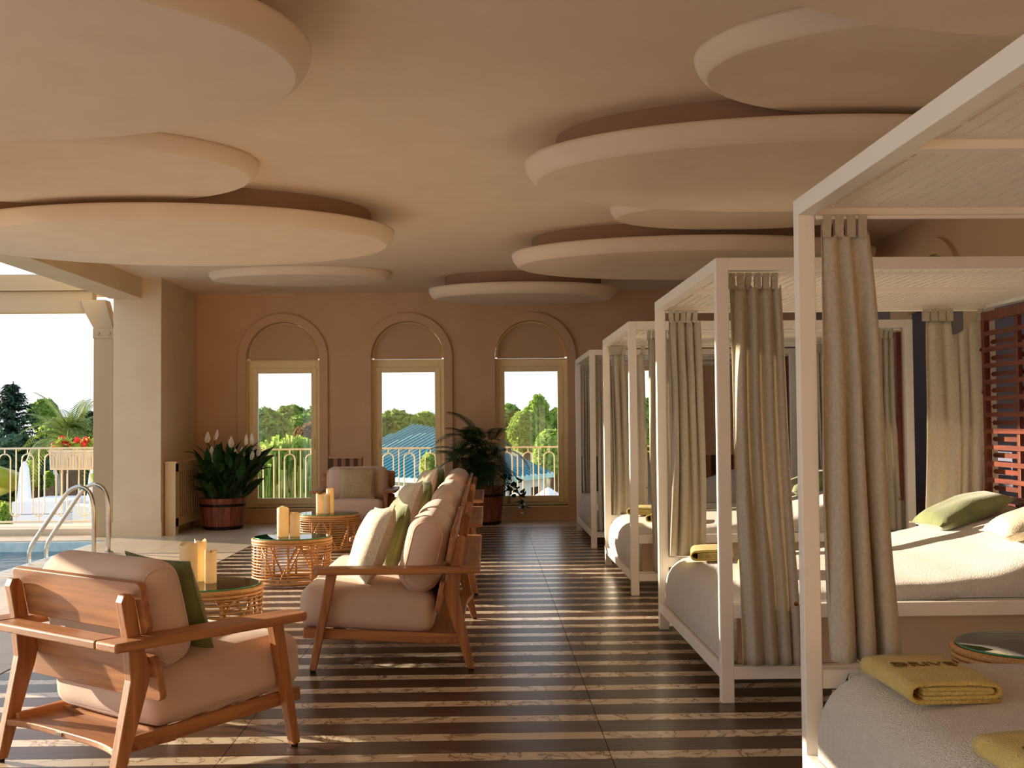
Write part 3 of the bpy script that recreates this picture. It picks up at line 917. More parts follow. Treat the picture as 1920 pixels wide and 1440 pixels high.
def mattress_mesh():
    """upper surface follows the lounge profile and rolls over the foot end and the sides"""
    m_ = MB()
    x0, x1, ya, yb = 0.024, 2.09, 0.115, BLY - 0.115
    zlo_side, zlo_foot = 0.462, 0.175
    # cross-section ring around the y direction for every station along x
    nx, ny = 44, 26
    st = [0.0, 0.012, 0.035, 0.07, 0.11, 0.16] + [0.16 + (x1 - x0 - 0.16) * i / (nx - 5) for i in range(1, nx - 4)]
    def top(u, v):
        s = u * (len(st) - 1); i = int(s)
        d = st[i] if i == len(st) - 1 else st[i] + (st[i + 1] - st[i]) * (s - i)
        x = x0 + d
        z = prof_z(x)
        if d < 0.15: z -= 0.15 * (1 - math.sqrt(max(0, 1 - (1 - d / 0.15) ** 2)))
        yy = ya + (yb - ya) * v
        e = min(v, 1 - v) * (yb - ya)
        if e < 0.09: z -= 0.09 * (1 - math.sqrt(max(0, 1 - (1 - e / 0.09) ** 2)))
        z += 0.006 * math.sin(7 * x + 2.3) * math.sin(5 * yy + 1.0) + 0.004 * math.sin(13 * yy + 6 * x)
        return Vector((x, yy, z))
    vv = [0, 0.004, 0.012, 0.024, 0.040] + [0.04 + 0.92 * i / (ny - 8) for i in range(1, ny - 8)] + [0.96, 0.976, 0.988, 0.996, 1]
    NU = len(st) - 1
    NV = len(vv) - 1
    idx = {}
    for i in range(NU + 1):
        for j in range(NV + 1):
            idx[i, j] = len(m_.v); m_.v.append(tuple(top(i / NU, vv[j])))
    for i in range(NU):
        for j in range(NV):
            m_.f.append((idx[i, j], idx[i + 1, j], idx[i + 1, j + 1], idx[i, j + 1]))
    # skirts
    def low(p, i):
        d = p[0] - x0
        z = zlo_foot if d < 0.10 else zlo_side
        return (p[0], p[1], z)
    for j_, rev in ((0, False), (NV, True)):
        prev = None
        for i in range(NU + 1):
            b = len(m_.v); m_.v.append(low(m_.v[idx[i, j_]], i))
            if prev is not None:
                f = (idx[i - 1, j_], prev, b, idx[i, j_])
                m_.f.append(tuple(reversed(f)) if rev else f)
            prev = b
    for i_, rev in ((0, True), (NU, False)):
        rows = []
        for j in range(NV + 1):
            x, y, z = m_.v[idx[i_, j]]
            col = []
            for k in range(1, 7):
                zz = z + ((zlo_foot if i_ == 0 else zlo_side) - z) * k / 6
                bulge = -0.016 * math.sin(PI * k / 6) * (1 if i_ == 0 else 0) * min(1, 8 * min(vv[j], 1 - vv[j]))
                col.append(len(m_.v)); m_.v.append((x + bulge, y, zz))
            rows.append([idx[i_, j]] + col)
        for j in range(NV):
            for k in range(6):
                f = (rows[j][k], rows[j][k + 1], rows[j + 1][k + 1], rows[j + 1][k])
                m_.f.append(tuple(reversed(f)) if rev else f)
    # underside closing
    return m_.mesh('mattress', 'terry', True)
matt_me = mattress_mesh()

def lattice_parts(t):
    hb = bpy.data.objects.new('headboard', None); COL.objects.link(hb); hb.parent = t
    hb.location = (BLX - 0.105, 0.07, 0.70)
    L, H = BLY - 0.14, 1.31
    f = MB().box((0, 0, 0), (0.04, 0.055, H)).box((0, L - 0.055, 0), (0.04, L, H)).box((0, 0.055, H - 0.06), (0.04, L - 0.055, H)).box((0, 0.055, 0), (0.04, L - 0.055, 0.05))
    f.build('lattice_frame', 'mahogany_z', hb, bevel=0.004)
    for yy in (0.50, 0.95, 1.40):
        MB().box((0.006, yy - 0.02, 0.05), (0.034, yy + 0.02, H - 0.06)).build('stile', 'mahogany_z', hb, bevel=0.003)
    # hexagonal slats whose ends come to a point
    c, ln = 0.0, L - 0.12
    hx = 0.012
    pts = []
    sl = MB()
    yl, yr, th = 0.06, L - 0.06, 0.0145
    poly = [(yl, 0), (yl + 0.03, -th), (yr - 0.03, -th), (yr, 0), (yr - 0.03, th), (yl + 0.03, th)]
    sl.prism(poly, -0.016, 0.0, 'x')
    me = sl.mesh('slat', 'mahogany_y')
    n = 22
    for i in range(n):
        obj('slat', me, hb, (-0.001 if i % 2 else 0.055, 0, 0.085 + i * 0.0515))

def daybed(i, label):
    t = thing('canopy_daybed', label, 'daybed', (BX, BED_Y[i], 0), 0, 'white canopy daybeds')
    for (px_, py_) in ((0, 0), (BLX - P, 0), (0, BLY - P), (BLX - P, BLY - P)):
        o = obj('post', post_me, t, (px_, py_, 0), bevel=0.003)
        for zz in (BH - 0.10, BH - 0.14):
            MB().lathe([(0.006, 0), (0.005, 0.0015)], 10).xf(Matrix.Translation((P / 2, -0.0002, zz)) @ Matrix.Rotation(PI / 2, 4, 'X')).build('screw', 'white_paint', o)
    for nm, lo, hi in (('top_beam', (0.0, P, BH - P), (P, BLY - P, BH)), ('top_beam', (BLX - P, P, BH - P), (BLX, BLY - P, BH)),
                       ('top_beam', (P, 0, BH - P), (BLX - P, P, BH)), ('top_beam', (P, BLY - P, BH - P), (BLX - P, BLY, BH)),
                       ('cross_beam', (P, BLY / 2 - P / 2, BH - P), (BLX - P, BLY / 2 + P / 2, BH)),
                       ('base_rail', (0.0, P, 0.11), (P, BLY - P, 0.17)), ('base_rail', (BLX - P, P, 0.11), (BLX, BLY - P, 0.17)),
                       ('base_rail', (P, 0, 0.11), (BLX - P, P, 0.17)), ('base_rail', (P, BLY - P, 0.11), (BLX - P, BLY, 0.17)),
                       ('side_rail', (P, 0.002, 0.395), (BLX - P, P - 0.005, 0.460)), ('side_rail', (P, BLY - P + 0.005, 0.395), (BLX - P, BLY - 0.002, 0.460))):
        MB().box(lo, hi).build(nm, 'white_paint', t, bevel=0.003)
    obj('canopy_panel', slot_me, t, (P, P, BH - 0.035))
    obj('canopy_panel', slot_me, t, (P, BLY / 2 + P / 2, BH - 0.035))
    for y_ in (P + 0.022, BLY - P - 0.022):
        MB().tube([(P, y_, BH - P - 0.012), (BLX - P, y_, BH - P - 0.012)], 0.007, 8).build('curtain_rail', 'white_paint', t)
    for y_ in (P, BLY - P - 0.012):
        MB().grid(lambda u, v: (P + 0.03 + (BLX - 0.2) * u, y_ + 0.006 + 0.006 * math.sin(19 * u + 3 * v), 0.172 + 0.222 * v), 60, 4).build('valance', 'valance', t, smooth=True)
    obj('mattress', matt_me, t)
    MB().box((0.32, P + 0.06, 0.43), (BLX - P, BLY - P - 0.06, 0.458)).build('platform', 'white_paint', t)
    lattice_parts(t)
    return t
bed_labels = ['nearest white canopy daybed, cut off by the right edge', 'second white canopy daybed from the front, with the green pillow',
              'third white canopy daybed from the front', 'farthest white canopy daybed by the back windows']
BEDS = [daybed(i, bed_labels[i]) for i in range(4)]

# ------------------------------------------------------------------ curtains
def curtain(label, p0, d, w_top, w_bot, z_bot, folds, amp, seed, ntab, wide=False, shift=0.0, z_top=None, out=0.0):
    """p0: top start corner on the rail (x, y); d: 2-D direction along the rail"""
    rnd = random.Random(seed)
    zt = (BH - P - 0.06) if z_top is None else z_top
    t = thing('linen_curtain', label, 'curtain', (p0[0], p0[1], z_bot), 0, 'grey linen curtains of the daybeds')
    dx, dy = d
    nx_, ny_ = -dy, dx
    ph = [rnd.uniform(0, 6.28) for _ in range(6)]
    nu, nv = folds * 12, 36
    fw = [0.0]
    for i in range(folds * 2): fw.append(fw[-1] + rnd.uniform(0.55, 1.45))
    fw = [x / fw[-1] for x in fw]
    def phase(u):
        for i in range(len(fw) - 1):
            if u <= fw[i + 1]: return (i + (u - fw[i]) / (fw[i + 1] - fw[i])) * PI
        return folds * 2 * PI
    def fn(u, v):                      # v: 0 bottom .. 1 top
        q = 1 - v
        uu = u + 0.035 * math.sin(2 * PI * u + ph[0]) * math.sin(2.2 * q + ph[1])
        w = w_top + (w_bot - w_top) * min(1, q * 1.0) ** 0.8
        s = uu * w + shift * q ** 1.3 + 0.012 * math.sin(5 * q + ph[2]) * q
        a = phase(min(max(u, 0), 1))
        A = amp * (0.75 + 0.35 * math.sin(3.1 * q + ph[3] + 2 * u)) * (0.65 + 0.5 * min(1, q * 4))
        A *= (0.72 + 0.28 * q)
        sw = math.sin(a + 0.9 * math.sin(2.6 * q + ph[4] + 1.5 * u) * min(1, 3 * q))
        off = A * (sw + 0.22 * math.sin(2 * a + ph[5]))
        off += out * min(1, q * 1.3) ** 1.2
        s += 0.32 * A * math.cos(a) * (1 if not wide else 0.4)
        z = (zt - z_bot) * v
        if wide: dz = 0.11 * math.sin(PI * u) ** 2 if u > 0.45 else 0.015
        else: dz = 0.022 * abs(math.sin(a))
        z -= dz * max(0, (v - 0.8) / 0.2)
        return (dx * s + nx_ * off, dy * s + ny_ * off, z)
    c = MB().grid(fn, nu, nv).build('cloth', 'linen_curtain', t, smooth=True)
    so = c.modifiers.new('solidify', 'SOLIDIFY'); so.thickness = 0.003; so.offset = 0
    for i in range(ntab):
        if wide: u = (i / max(1, ntab - 2)) * 0.42 if i < ntab - 1 else 0.985
        else: u = (i + 0.5) / ntab
        x, y, z = fn(u, 1.0)
        tb = MB()
        hw = 0.021 if wide else min(0.021, 0.36 * w_top / ntab)
        for sg in (-1, 1):
            tb.add([(x - dx * hw + nx_ * 0.010 * sg, y - dy * hw + ny_ * 0.010 * sg, zt - z_bot - 0.022), (x + dx * hw + nx_ * 0.010 * sg, y + dy * hw + ny_ * 0.010 * sg, zt - z_bot - 0.022),
                    (dx * (u * w_top + hw) + nx_ * 0.012 * sg, dy * (u * w_top + hw) + ny_ * 0.012 * sg, zt - z_bot + 0.056), (dx * (u * w_top - hw) + nx_ * 0.012 * sg, dy * (u * w_top - hw) + ny_ * 0.012 * sg, zt - z_bot + 0.056)], [(0, 1, 2, 3)])
        k = len(tb.v)
        tb.f.append((3, 2, 6, 7))
        o = tb.build('tab', 'linen_curtain', t)
        so = o.modifiers.new('solidify', 'SOLIDIFY'); so.thickness = 0.003
    e = 1.0
    for v in (0.16, 0.42, 0.68, 0.86):
        x, y, z = fn(e, v)
        MB().lathe([(0.001, 0.0), (0.011, 0.001), (0.009, 0.005), (0.001, 0.006)], 12).xf(Matrix.Translation((x - dx * 0.016 - nx_ * 0.012, y - dy * 0.016 - ny_ * 0.012, z)) @ Matrix.Rotation(math.atan2(ny_, nx_) + PI / 2, 4, 'Z') @ Matrix.Rotation(PI / 2, 4, 'X')).build('eyelet', 'brass', t)
    return t
XR = BX + P
names = ['nearest', 'second', 'third', 'farthest']
near = lambda i: BED_Y[i] + P + 0.022
far = lambda i: BED_Y[i] + BLY - P - 0.022
# gathered at the front posts
curtain('grey linen curtain gathered at the far foot post of the nearest daybed', (XR + 0.015, far(0)), (1, 0), 0.165, 0.25, 0.495, 3, 0.038, 3, 4)
curtain('grey linen curtain hanging past the base at the near foot post of the second daybed', (XR + 0.01, near(1) - 0.0), (1, 0), 0.25, 0.27, 0.185, 4, 0.036, 4, 6, out=-0.135)
curtain('grey linen curtain gathered at the far foot post of the second daybed', (XR + 0.01, far(1)), (1, 0), 0.20, 0.23, 0.47, 4, 0.034, 5, 5)
curtain('grey linen curtain gathered at the near foot post of the third daybed', (XR + 0.09, near(2)), (1, 0), 0.20, 0.22, 0.185, 4, 0.034, 6, 5, out=-0.135)
curtain('grey linen curtain hanging loose at the far foot post of the third daybed', (XR + 0.01, far(2)), (1, 0), 0.30, 0.32, 0.47, 4, 0.030, 7, 5, True)
curtain('grey linen curtain gathered at the near foot post of the farthest daybed', (XR + 0.01, near(3)), (1, 0), 0.16, 0.17, 0.185, 4, 0.030, 8, 4, out=-0.135)
curtain('grey linen curtain gathered at the far foot post of the farthest daybed', (XR + 0.01, far(3)), (1, 0), 0.16, 0.17, 0.47, 5, 0.030, 9, 4)
# at the headboards
curtain('half drawn grey linen curtain beside the headboard of the second daybed', (BX + BLX - P - 0.40, far(1)), (1, 0), 0.36, 0.40, 0.47, 4, 0.024, 11, 5, True, shift=-0.03)
curtain('grey linen curtain gathered at the near headboard post of the third daybed', (BX + BLX - P - 0.26, near(2)), (1, 0), 0.20, 0.22, 0.47, 4, 0.028, 12, 5)
curtain('grey linen curtain beside the headboard of the third daybed', (BX + BLX - P - 0.26, far(2)), (1, 0), 0.20, 0.2, 0.47, 4, 0.024, 13, 5)
curtain('grey linen curtain beside the headboard of the farthest daybed', (BX + BLX - P - 0.26, near(3)), (1, 0), 0.20, 0.2, 0.47, 4, 0.024, 14, 5)

# ------------------------------------------------------------------ pillows and towels on the beds
def on_bed(i, lx, ly):
    return Vector((BX + lx, BED_Y[i] + ly, prof_z(lx)))
sl = math.atan2(prof_z(2.0) - prof_z(1.6), 0.4)
p = on_bed(1, 1.76, 1.50)
pillow('green_pillow', 'long olive green pillow lying on the slope of the second daybed', 'green_velvet', (0.50, 0.38), 0.15, (p.x, p.y, p.z + 0.072), (0, -sl - 0.02, 0.15), tagged=False, seed=31)
p = on_bed(1, 1.81, 0.62)
pillow('linen_pillow', 'white linen pillow at the right edge on the second daybed', 'linen_pillow', (0.50, 0.42), 0.15, (p.x, p.y, p.z + 0.075), (0, -sl, -0.1), seed=32)
p = on_bed(2, 1.78, 1.30)
pillow('green_pillow', 'dark green pillow glimpsed on the third daybed behind a curtain', 'green_velvet', (0.55, 0.42), 0.17, (p.x, p.y, p.z + 0.085), (0, -sl, 0.1), seed=33)

def towel(label, i, lx, ly, rz, L=0.36, W=0.27, text=False, seed=0):
    z = prof_z(lx) + 0.006
    t = thing('folded_towel', label, 'towel', (BX + lx, BED_Y[i] + ly, z), rz, 'folded yellow towels on the daybeds')
    # spiral fold seen at the end; cross-section in (x, z), extruded along y
    def strip(path, th):
        a, b = [], []
        for k in range(len(path)):
            p0, p1 = Vector(path[max(k - 1, 0)]), Vector(path[min(k + 1, len(path) - 1)])
            d_ = (p1 - p0).normalized(); n_ = Vector((-d_.y, d_.x))
            a.append(Vector(path[k]) + n_ * th / 2); b.append(Vector(path[k]) - n_ * th / 2)
        return a + b[::-1]
    hw = W / 2
    def uturn(cx, z0, z1, sgn, n=7):
        zc, r = (z0 + z1) / 2, (z1 - z0) / 2
        return [(cx + sgn * r * math.sin(PI * k / n), zc - r * math.cos(PI * k / n)) for k in range(n + 1)]
    th = 0.0105
    lay = [0.006, 0.018, 0.0305, 0.042, 0.055]
    path = [(-hw + 0.05, lay[2])] + [(hw - 0.05, lay[2])] + [(hw - 0.045, lay[2])] + uturn(hw - 0.04, lay[2], lay[3], 1)[1:] + [(0, lay[3] + 0.002), (-hw + 0.05, lay[3])]
    outer = [(hw - 0.01, lay[0])] + [(0, lay[0])] + uturn(-hw + 0.035, lay[0], lay[4], -1) + [(-0.05, lay[4] + 0.004), (hw * 0.4, lay[4] + 0.005)] + uturn(hw - 0.03, lay[1], lay[4], 1)[::-1] + [(0, lay[1]), (-hw + 0.05, lay[1])]
    def skin(path, nm, m, y0, y1, parent):
        poly = strip(path, th)
        n = len(path)
        m_ = MB()
        ny = 10
        vs = []
        rnd = random.Random(seed)
        for j in range(ny + 1):
            y = y0 + (y1 - y0) * j / ny
            for q in poly:
                vs.append((q.x + 0.004 * math.sin(9 * y + seed), y, q.y + (0.003 * math.sin(17 * y + 9 * q.x + seed) if q.y > 0.03 else 0)))
        N = len(poly)
        fs = []
        for j in range(ny):
            for k in range(N):
                k2 = (k + 1) % N
                fs.append((j * N + k, j * N + k2, (j + 1) * N + k2, (j + 1) * N + k))
        for j in (0, ny):
            for k in range(n - 1):
                fs.append((j * N + k, j * N + k + 1, j * N + N - 2 - k, j * N + N - 1 - k))
        m_.add(vs, fs)
        return m_.build(nm, m, parent, fix=True, smooth=True)
    body = skin(outer, 'outer_fold', 'towel', -L / 2, L / 2, t)
    skin(path, 'inner_fold', 'towel', -L / 2 + 0.004, L / 2 - 0.004, t)
    if text:
        cu = bpy.data.curves.new('lettering', 'FONT')
        cu.body = 'DRIVE'
        cu.size = 0.068
        cu.extrude = 0.0015
        cu.align_x, cu.align_y = 'CENTER', 'CENTER'
        cu.space_character = 1.1
        cu.fill_mode = 'NONE'
        cu.bevel_depth = 0.0009
        cu.materials.append(MAT['towel_dark'])
        tmp = bpy.data.objects.new('lettering_curve', cu)
        lm = bpy.data.meshes.new_from_object(tmp)
        bpy.data.objects.remove(tmp)
        o = bpy.data.objects.new('lettering', lm); COL.objects.link(o); o.parent = t
        o.location = (-0.005, 0.02, lay[4] + 0.0128)
        o.rotation_euler = (0, 0, -0.05)
    return t
towel('folded yellow towel with lettering on the nearest daybed', 0, 0.265, 1.55, 0.03, 0.43, 0.29, True, 1)
towel('folded yellow towel cut off by the bottom right corner', 0, 0.245, 0.60, 0.05, 0.43, 0.29, True, 2)
towel('folded yellow towel at the back on the second daybed', 1, 0.27, 1.62, -0.2, seed=3)
towel('folded yellow towel at the front on the second daybed', 1, 0.40, 0.85, -0.2, seed=4)
towel('folded yellow towel at the back on the third daybed', 2, 0.32, 1.62, -0.3, seed=5)
towel('folded yellow towel at the front on the third daybed', 2, 0.38, 0.80, -0.3, seed=6)
# ------------------------------------------------------------------ barrel planters
def barrel(label, loc, rt, rb, h, n=22):
    t = thing('barrel_planter', label, 'planter', loc, 0, 'wooden barrel planters')
    st = MB()
    a = 2 * PI / n
    g = 0.012
    def P(r, an, z): return (r * math.cos(an), r * math.sin(an), z)
    lo, hi = -a / 2 * 0.96, a / 2 * 0.96
    V = [P(rb, lo, 0.02), P(rb, hi, 0.02), P(rt, hi, h), P(rt, lo, h), P(rb - 0.02, lo, 0.02), P(rb - 0.02, hi, 0.02), P(rt - 0.02, hi, h), P(rt - 0.02, lo, h)]
    st.add(V, [(0, 1, 2, 3), (5, 4, 7, 6), (3, 2, 6, 7), (1, 0, 4, 5), (0, 3, 7, 4), (2, 1, 5, 6)])
    me = st.mesh('stave', 'barrel_wood')
    for i in range(n):
        obj('stave', me, t, rot=(0, 0, i * a))
    for z, hh in ((h * 0.74, 0.032), (0.015, 0.03)):
        r = rb + (rt - rb) * (z / h)
        r2 = rb + (rt - rb) * ((z + hh) / h)
        MB().lathe([(r - 0.015, z), (r + 0.006, z), (r2 + 0.006, z + hh), (r2 - 0.015, z + hh)], 40, close=False).build('band', 'iron_band', t, smooth=False)
    MB().lathe([(rb - 0.02, 0.0), (rb - 0.02, 0.03)], 28).build('base', 'iron_band', t)
    MB().lathe([(rt - 0.021, h - 0.08), (rt - 0.021, h - 0.05)], 28).build('soil', 'soil', t)
    return t
barrel('low wooden barrel planter with iron bands by the radiator cover', (-3.42, 15.25, 0), 0.295, 0.245, 0.40)
barrel('wooden barrel planter with iron band behind the farthest sofa', (-0.06, 15.55, 0), 0.285, 0.225, 0.50)

# ------------------------------------------------------------------ peace lily
def leaf_mesh(name, L, W, bend, m, fold=0.25, n=9, tipw=0.6):
    m_ = MB()
    def fn(u, v):
        s = v
        w = W * math.sin(PI * min(1, s ** 0.75 * 0.97 + 0.02)) ** 0.9
        x = (u * 2 - 1) * w / 2
        ang = bend * s
        z = L * (math.sin(ang) / bend if abs(bend) > 1e-4 else s)
        y = L * ((1 - math.cos(ang)) / bend if abs(bend) > 1e-4 else 0)
        lift = abs(u * 2 - 1) * w / 2 * fold
        return (x, y - lift * math.cos(ang), z + lift * math.sin(ang))
    m_.grid(fn, 4, n)
    return m_.mesh(name, m, True)
LEAVES = [leaf_mesh('leaf', 0.36, 0.115, b, 'leaf_dark') for b in (0.5, 0.9, 1.4)]
SPA = leaf_mesh('spathe', 0.16, 0.075, 0.5, 'spathe', fold=-0.5)
lily = thing('peace_lily', 'dark green peace lily with white blooms in the low barrel', 'plant', (-3.42, 15.25, 0.34))
rnd = random.Random(5)
stem_me = {}
for i in range(150):
    an = rnd.uniform(0, 2 * PI)
    rr = 0.22 * math.sqrt(rnd.random())
    tilt = rnd.uniform(0.02, 0.42) + rr * 1.5
    up = rnd.uniform(0.05, 0.60) * (1.0 - 0.3 * (tilt > 0.6))
    d = Vector((math.cos(an) * math.sin(tilt), math.sin(an) * math.sin(tilt), math.cos(tilt)))
    base = Vector((rr * math.cos(an), rr * math.sin(an), 0.0))
    tip = base + d * up
    M = Matrix.Translation(tip) @ Matrix.Rotation(an + PI / 2 * 0 - PI / 2, 4, 'Z') @ Matrix.Rotation(-tilt * 0.75, 4, 'X') @ Matrix.Rotation(rnd.uniform(-0.9, 0.9), 4, 'Z')
    if tip.y + 15.25 > 15.75 or tip.x < -0.20 and d.x < -0.2 or tip.x < -0.26: continue
    o = obj('leaf', rnd.choice(LEAVES), lily)
    o.matrix_local = M @ Matrix.Scale(rnd.uniform(0.75, 1.15), 4)
    if i % 3 == 0:
        MB().tube([base, base + d * up * 0.5 + Vector((0, 0, 0.005)), tip], 0.005, 5).build('stem', 'stem_green', lily)
for i, (px_, py_) in enumerate(((388, 813), (402, 808), (433, 822), (460, 818), (471, 816), (395, 840), (455, 842), (470, 845), (430, 845), (483, 838), (442, 846), (402, 852))):
    q = at(px_, py_ + 8, 15.02 + 0.025 * (i % 5)) - Vector((-3.42, 15.25, 0.34))
    o = obj('spathe', SPA, lily)
    o.matrix_local = Matrix.Translation(q - Vector((0, 0, 0.07))) @ Matrix.Rotation(rnd.uniform(-0.7, 0.7), 4, 'Z') @ Matrix.Rotation(rnd.uniform(-0.1, 0.25), 4, 'X')
    s_ = MB().tube([q - Vector((0, 0, 0.02)), q - Vector((0, 0, 0.07)), Vector((q.x * 0.7, q.y * 0.6, 0.25)), Vector((q.x * 0.4, q.y * 0.3, 0.0))], 0.004, 5).build('stem', 'stem_green', lily)
    MB().tube([q - Vector((0, 0.012, 0.06)), q - Vector((0, 0.012, 0.01))], 0.006, 6).build('spadix', 'spathe', lily)

# ------------------------------------------------------------------ potted palm
def frond_mesh(L, droop, n=22, lw=0.30, m='leaf_palm', wid=0.020, stemfrac=0.28, name='frond', rr=0.006):
    m_ = MB()
    def pt(s):
        ang = droop * s ** 1.6
        return Vector((0, L * s * math.sin(ang * 0.6 + 0.05), L * s * math.cos(ang * 0.6 + 0.05)))
    pts = [pt(i / 10) for i in range(11)]
    m_.tube(pts, [rr * (1 - 0.75 * i / 10) for i in range(11)], 5)
    for i in range(n):
        s = stemfrac + (1 - stemfrac) * (i + 0.5) / n
        p0 = pt(s); t = (pt(min(1, s + 0.02)) - pt(s - 0.02)).normalized()
        ll = lw * (math.sin(PI * (0.18 + 0.80 * (i / n))) ** 0.7)
        for sg in (-1, 1):
            out = Vector((sg, 0, 0))
            d = (out * 0.72 + t * 0.62 + Vector((0, 0, -0.06))).normalized()
            nrm = t.cross(d).normalized()
            wv = nrm.cross(d).normalized() * wid / 2
            a, b, c = p0, p0 + d * ll * 0.45, p0 + d * ll + Vector((0, 0.03 * ll, -0.16 * ll))
            m_.add([a - wv * 0.4, b - wv, c, b + wv, a + wv * 0.4], [(0, 1, 3, 4), (1, 2, 3)])
    return m_.mesh(name, m, False)
FR = [frond_mesh(0.72, 0.9, 22, 0.26, wid=0.018), frond_mesh(0.64, 1.5, 21, 0.25, wid=0.018), frond_mesh(0.58, 2.1, 19, 0.24, wid=0.015)]
palm = thing('potted_palm', 'bushy parlour palm in a barrel behind the sofas', 'plant', (-0.06, 15.55, 0.44))
rnd = random.Random(11)
for i in range(54):
    an = rnd.uniform(0, 2 * PI)
    tilt = rnd.uniform(0.05, 1.0)
    bx, by = rnd.uniform(-0.13, 0.13), rnd.uniform(-0.13, 0.12)
    if i < 20: bx -= 0.22
    hz = rnd.uniform(0.05, 0.58)
    sc_ = rnd.uniform(0.75, 1.0)
    d = Vector((math.cos(an), math.sin(an)))
    if math.sin(an) > 0.25: an = -an          # keep clear of the wall
    f = obj('frond', FR[i % 3], palm)
    f.matrix_local = Matrix.Translation((bx, by, hz)) @ Matrix.Rotation(an - PI / 2, 4, 'Z') @ Matrix.Rotation(-tilt, 4, 'X') @ Matrix.Scale(sc_, 4)
for i in range(7):
    bx, by = rnd.uniform(-0.13, 0.13), rnd.uniform(-0.1, 0.1)
    MB().tube([(bx, by, 0), (bx * 1.1, by * 1.1, 0.2), (bx * 1.2, by * 1.2, 0.36)], 0.012, 6).build('cane', 'stem_green', palm)
ivy = thing('trailing_vine', 'leafy vine trailing over the right rim of the palm barrel', 'plant', (0.20, 15.45, 0.46))
IV = leaf_mesh('leaf', 0.13, 0.085, 0.8, 'leaf_dark')
for i in range(26):
    u = rnd.random()
    q = Vector((0.05 + 0.24 * u + rnd.uniform(-0.04, 0.04), -0.05 + rnd.uniform(-0.1, 0.05), 0.10 - 0.40 * u ** 2 + rnd.uniform(-0.06, 0.12)))
    o = obj('leaf', IV, ivy)
    o.matrix_local = Matrix.Translation(q) @ Euler((rnd.uniform(1.2, 2.6), rnd.uniform(-0.5, 0.5), rnd.uniform(0, 6.28))).to_matrix().to_4x4() @ Matrix.Scale(rnd.uniform(0.7, 1.1), 4)
MB().tube([(-0.05, 0.02, 0), (0.06, -0.03, 0.10), (0.18, -0.06, 0.02), (0.27, -0.06, -0.28)], 0.005, 5).build('stem', 'stem_green', ivy)

# ------------------------------------------------------------------ radiator cover
rc = thing('radiator_cover', 'cream slatted radiator cover on the side of the pier', 'radiator cover', (LEFT_X + 0.012, 14.42, 0))
L, H, D = 1.45, 0.87, 0.13
MB().box((0, 0, 0), (D, 0.02, H)).build('side_panel', 'radiator_cream', rc)
MB().box((0, L - 0.02, 0), (D, L, H)).build('side_panel', 'radiator_cream', rc)
MB().box((-0.005, -0.015, H), (D + 0.015, L + 0.015, H + 0.025)).build('top_board', 'radiator_cream', rc, bevel=0.004)
MB().box((D - 0.02, 0.02, H - 0.10), (D, L - 0.02, H)).box((D - 0.02, 0.02, 0.10), (D, L - 0.02, 0.20)).box((D - 0.02, 0.02, 0), (D, 0.14, H)).box((D - 0.02, L - 0.14, 0), (D, L - 0.02, H)).build('front_frame', 'radiator_cream', rc)
MB().box((0.05, 0.03, 0.10), (0.07, L - 0.03, H - 0.01)).build('shade_backing', 'dark_void', rc)  # dark sheet whose colour stands in for the shade between the slats
sm = MB().box((D - 0.010, -0.020, 0.20), (D - 0.002, 0.020, H - 0.10)).mesh('slat', 'radiator_cream')
for i in range(12):
    obj('slat', sm, rc, (0, 0.20 + i * 0.096, 0))

# ------------------------------------------------------------------ pool ladder
pl = thing('pool_ladder', 'chrome pool ladder handrails at the pool edge', 'ladder', (-3.99, 12.0, 0))
for k, dy in enumerate((0.0, 0.46)):
    pts = []
    ctrl = [(0.0, 0.0), (0.0, 0.35), (-0.01, 0.56), (-0.05, 0.67), (-0.13, 0.72), (-0.22, 0.70), (-0.30, 0.62), (-0.45, 0.40), (-0.60, 0.17), (-0.64, 0.08), (-0.65, -0.02), (-0.65, -0.55)]
    # Catmull-Rom
    for i in range(len(ctrl) - 1):
        p0, p1, p2, p3 = ctrl[max(i - 1, 0)], ctrl[i], ctrl[i + 1], ctrl[min(i + 2, len(ctrl) - 1)]
        for s in range(4):
            u = s / 4
            q = [0.5 * ((2 * p1[j]) + (-p0[j] + p2[j]) * u + (2 * p0[j] - 5 * p1[j] + 4 * p2[j] - p3[j]) * u * u + (-p0[j] + 3 * p1[j] - 3 * p2[j] + p3[j]) * u ** 3) for j in range(2)]
            pts.append((q[0], dy, q[1]))
    pts.append((ctrl[-1][0], dy, ctrl[-1][1]))
    r_ = MB().tube(pts, 0.0215, 14).build('handrail', 'chrome', pl, smooth=True)
    MB().lathe([(0.055, 0.0), (0.055, 0.012), (0.035, 0.022), (0.024, 0.024)], 20, (0, dy, 0.001)).build('flange', 'chrome', r_, smooth=False)
for z in (-0.30, -0.50):
    MB().box((-0.69, 0.0, z), (-0.61, 0.46, z + 0.025)).build('tread', 'chrome', pl)

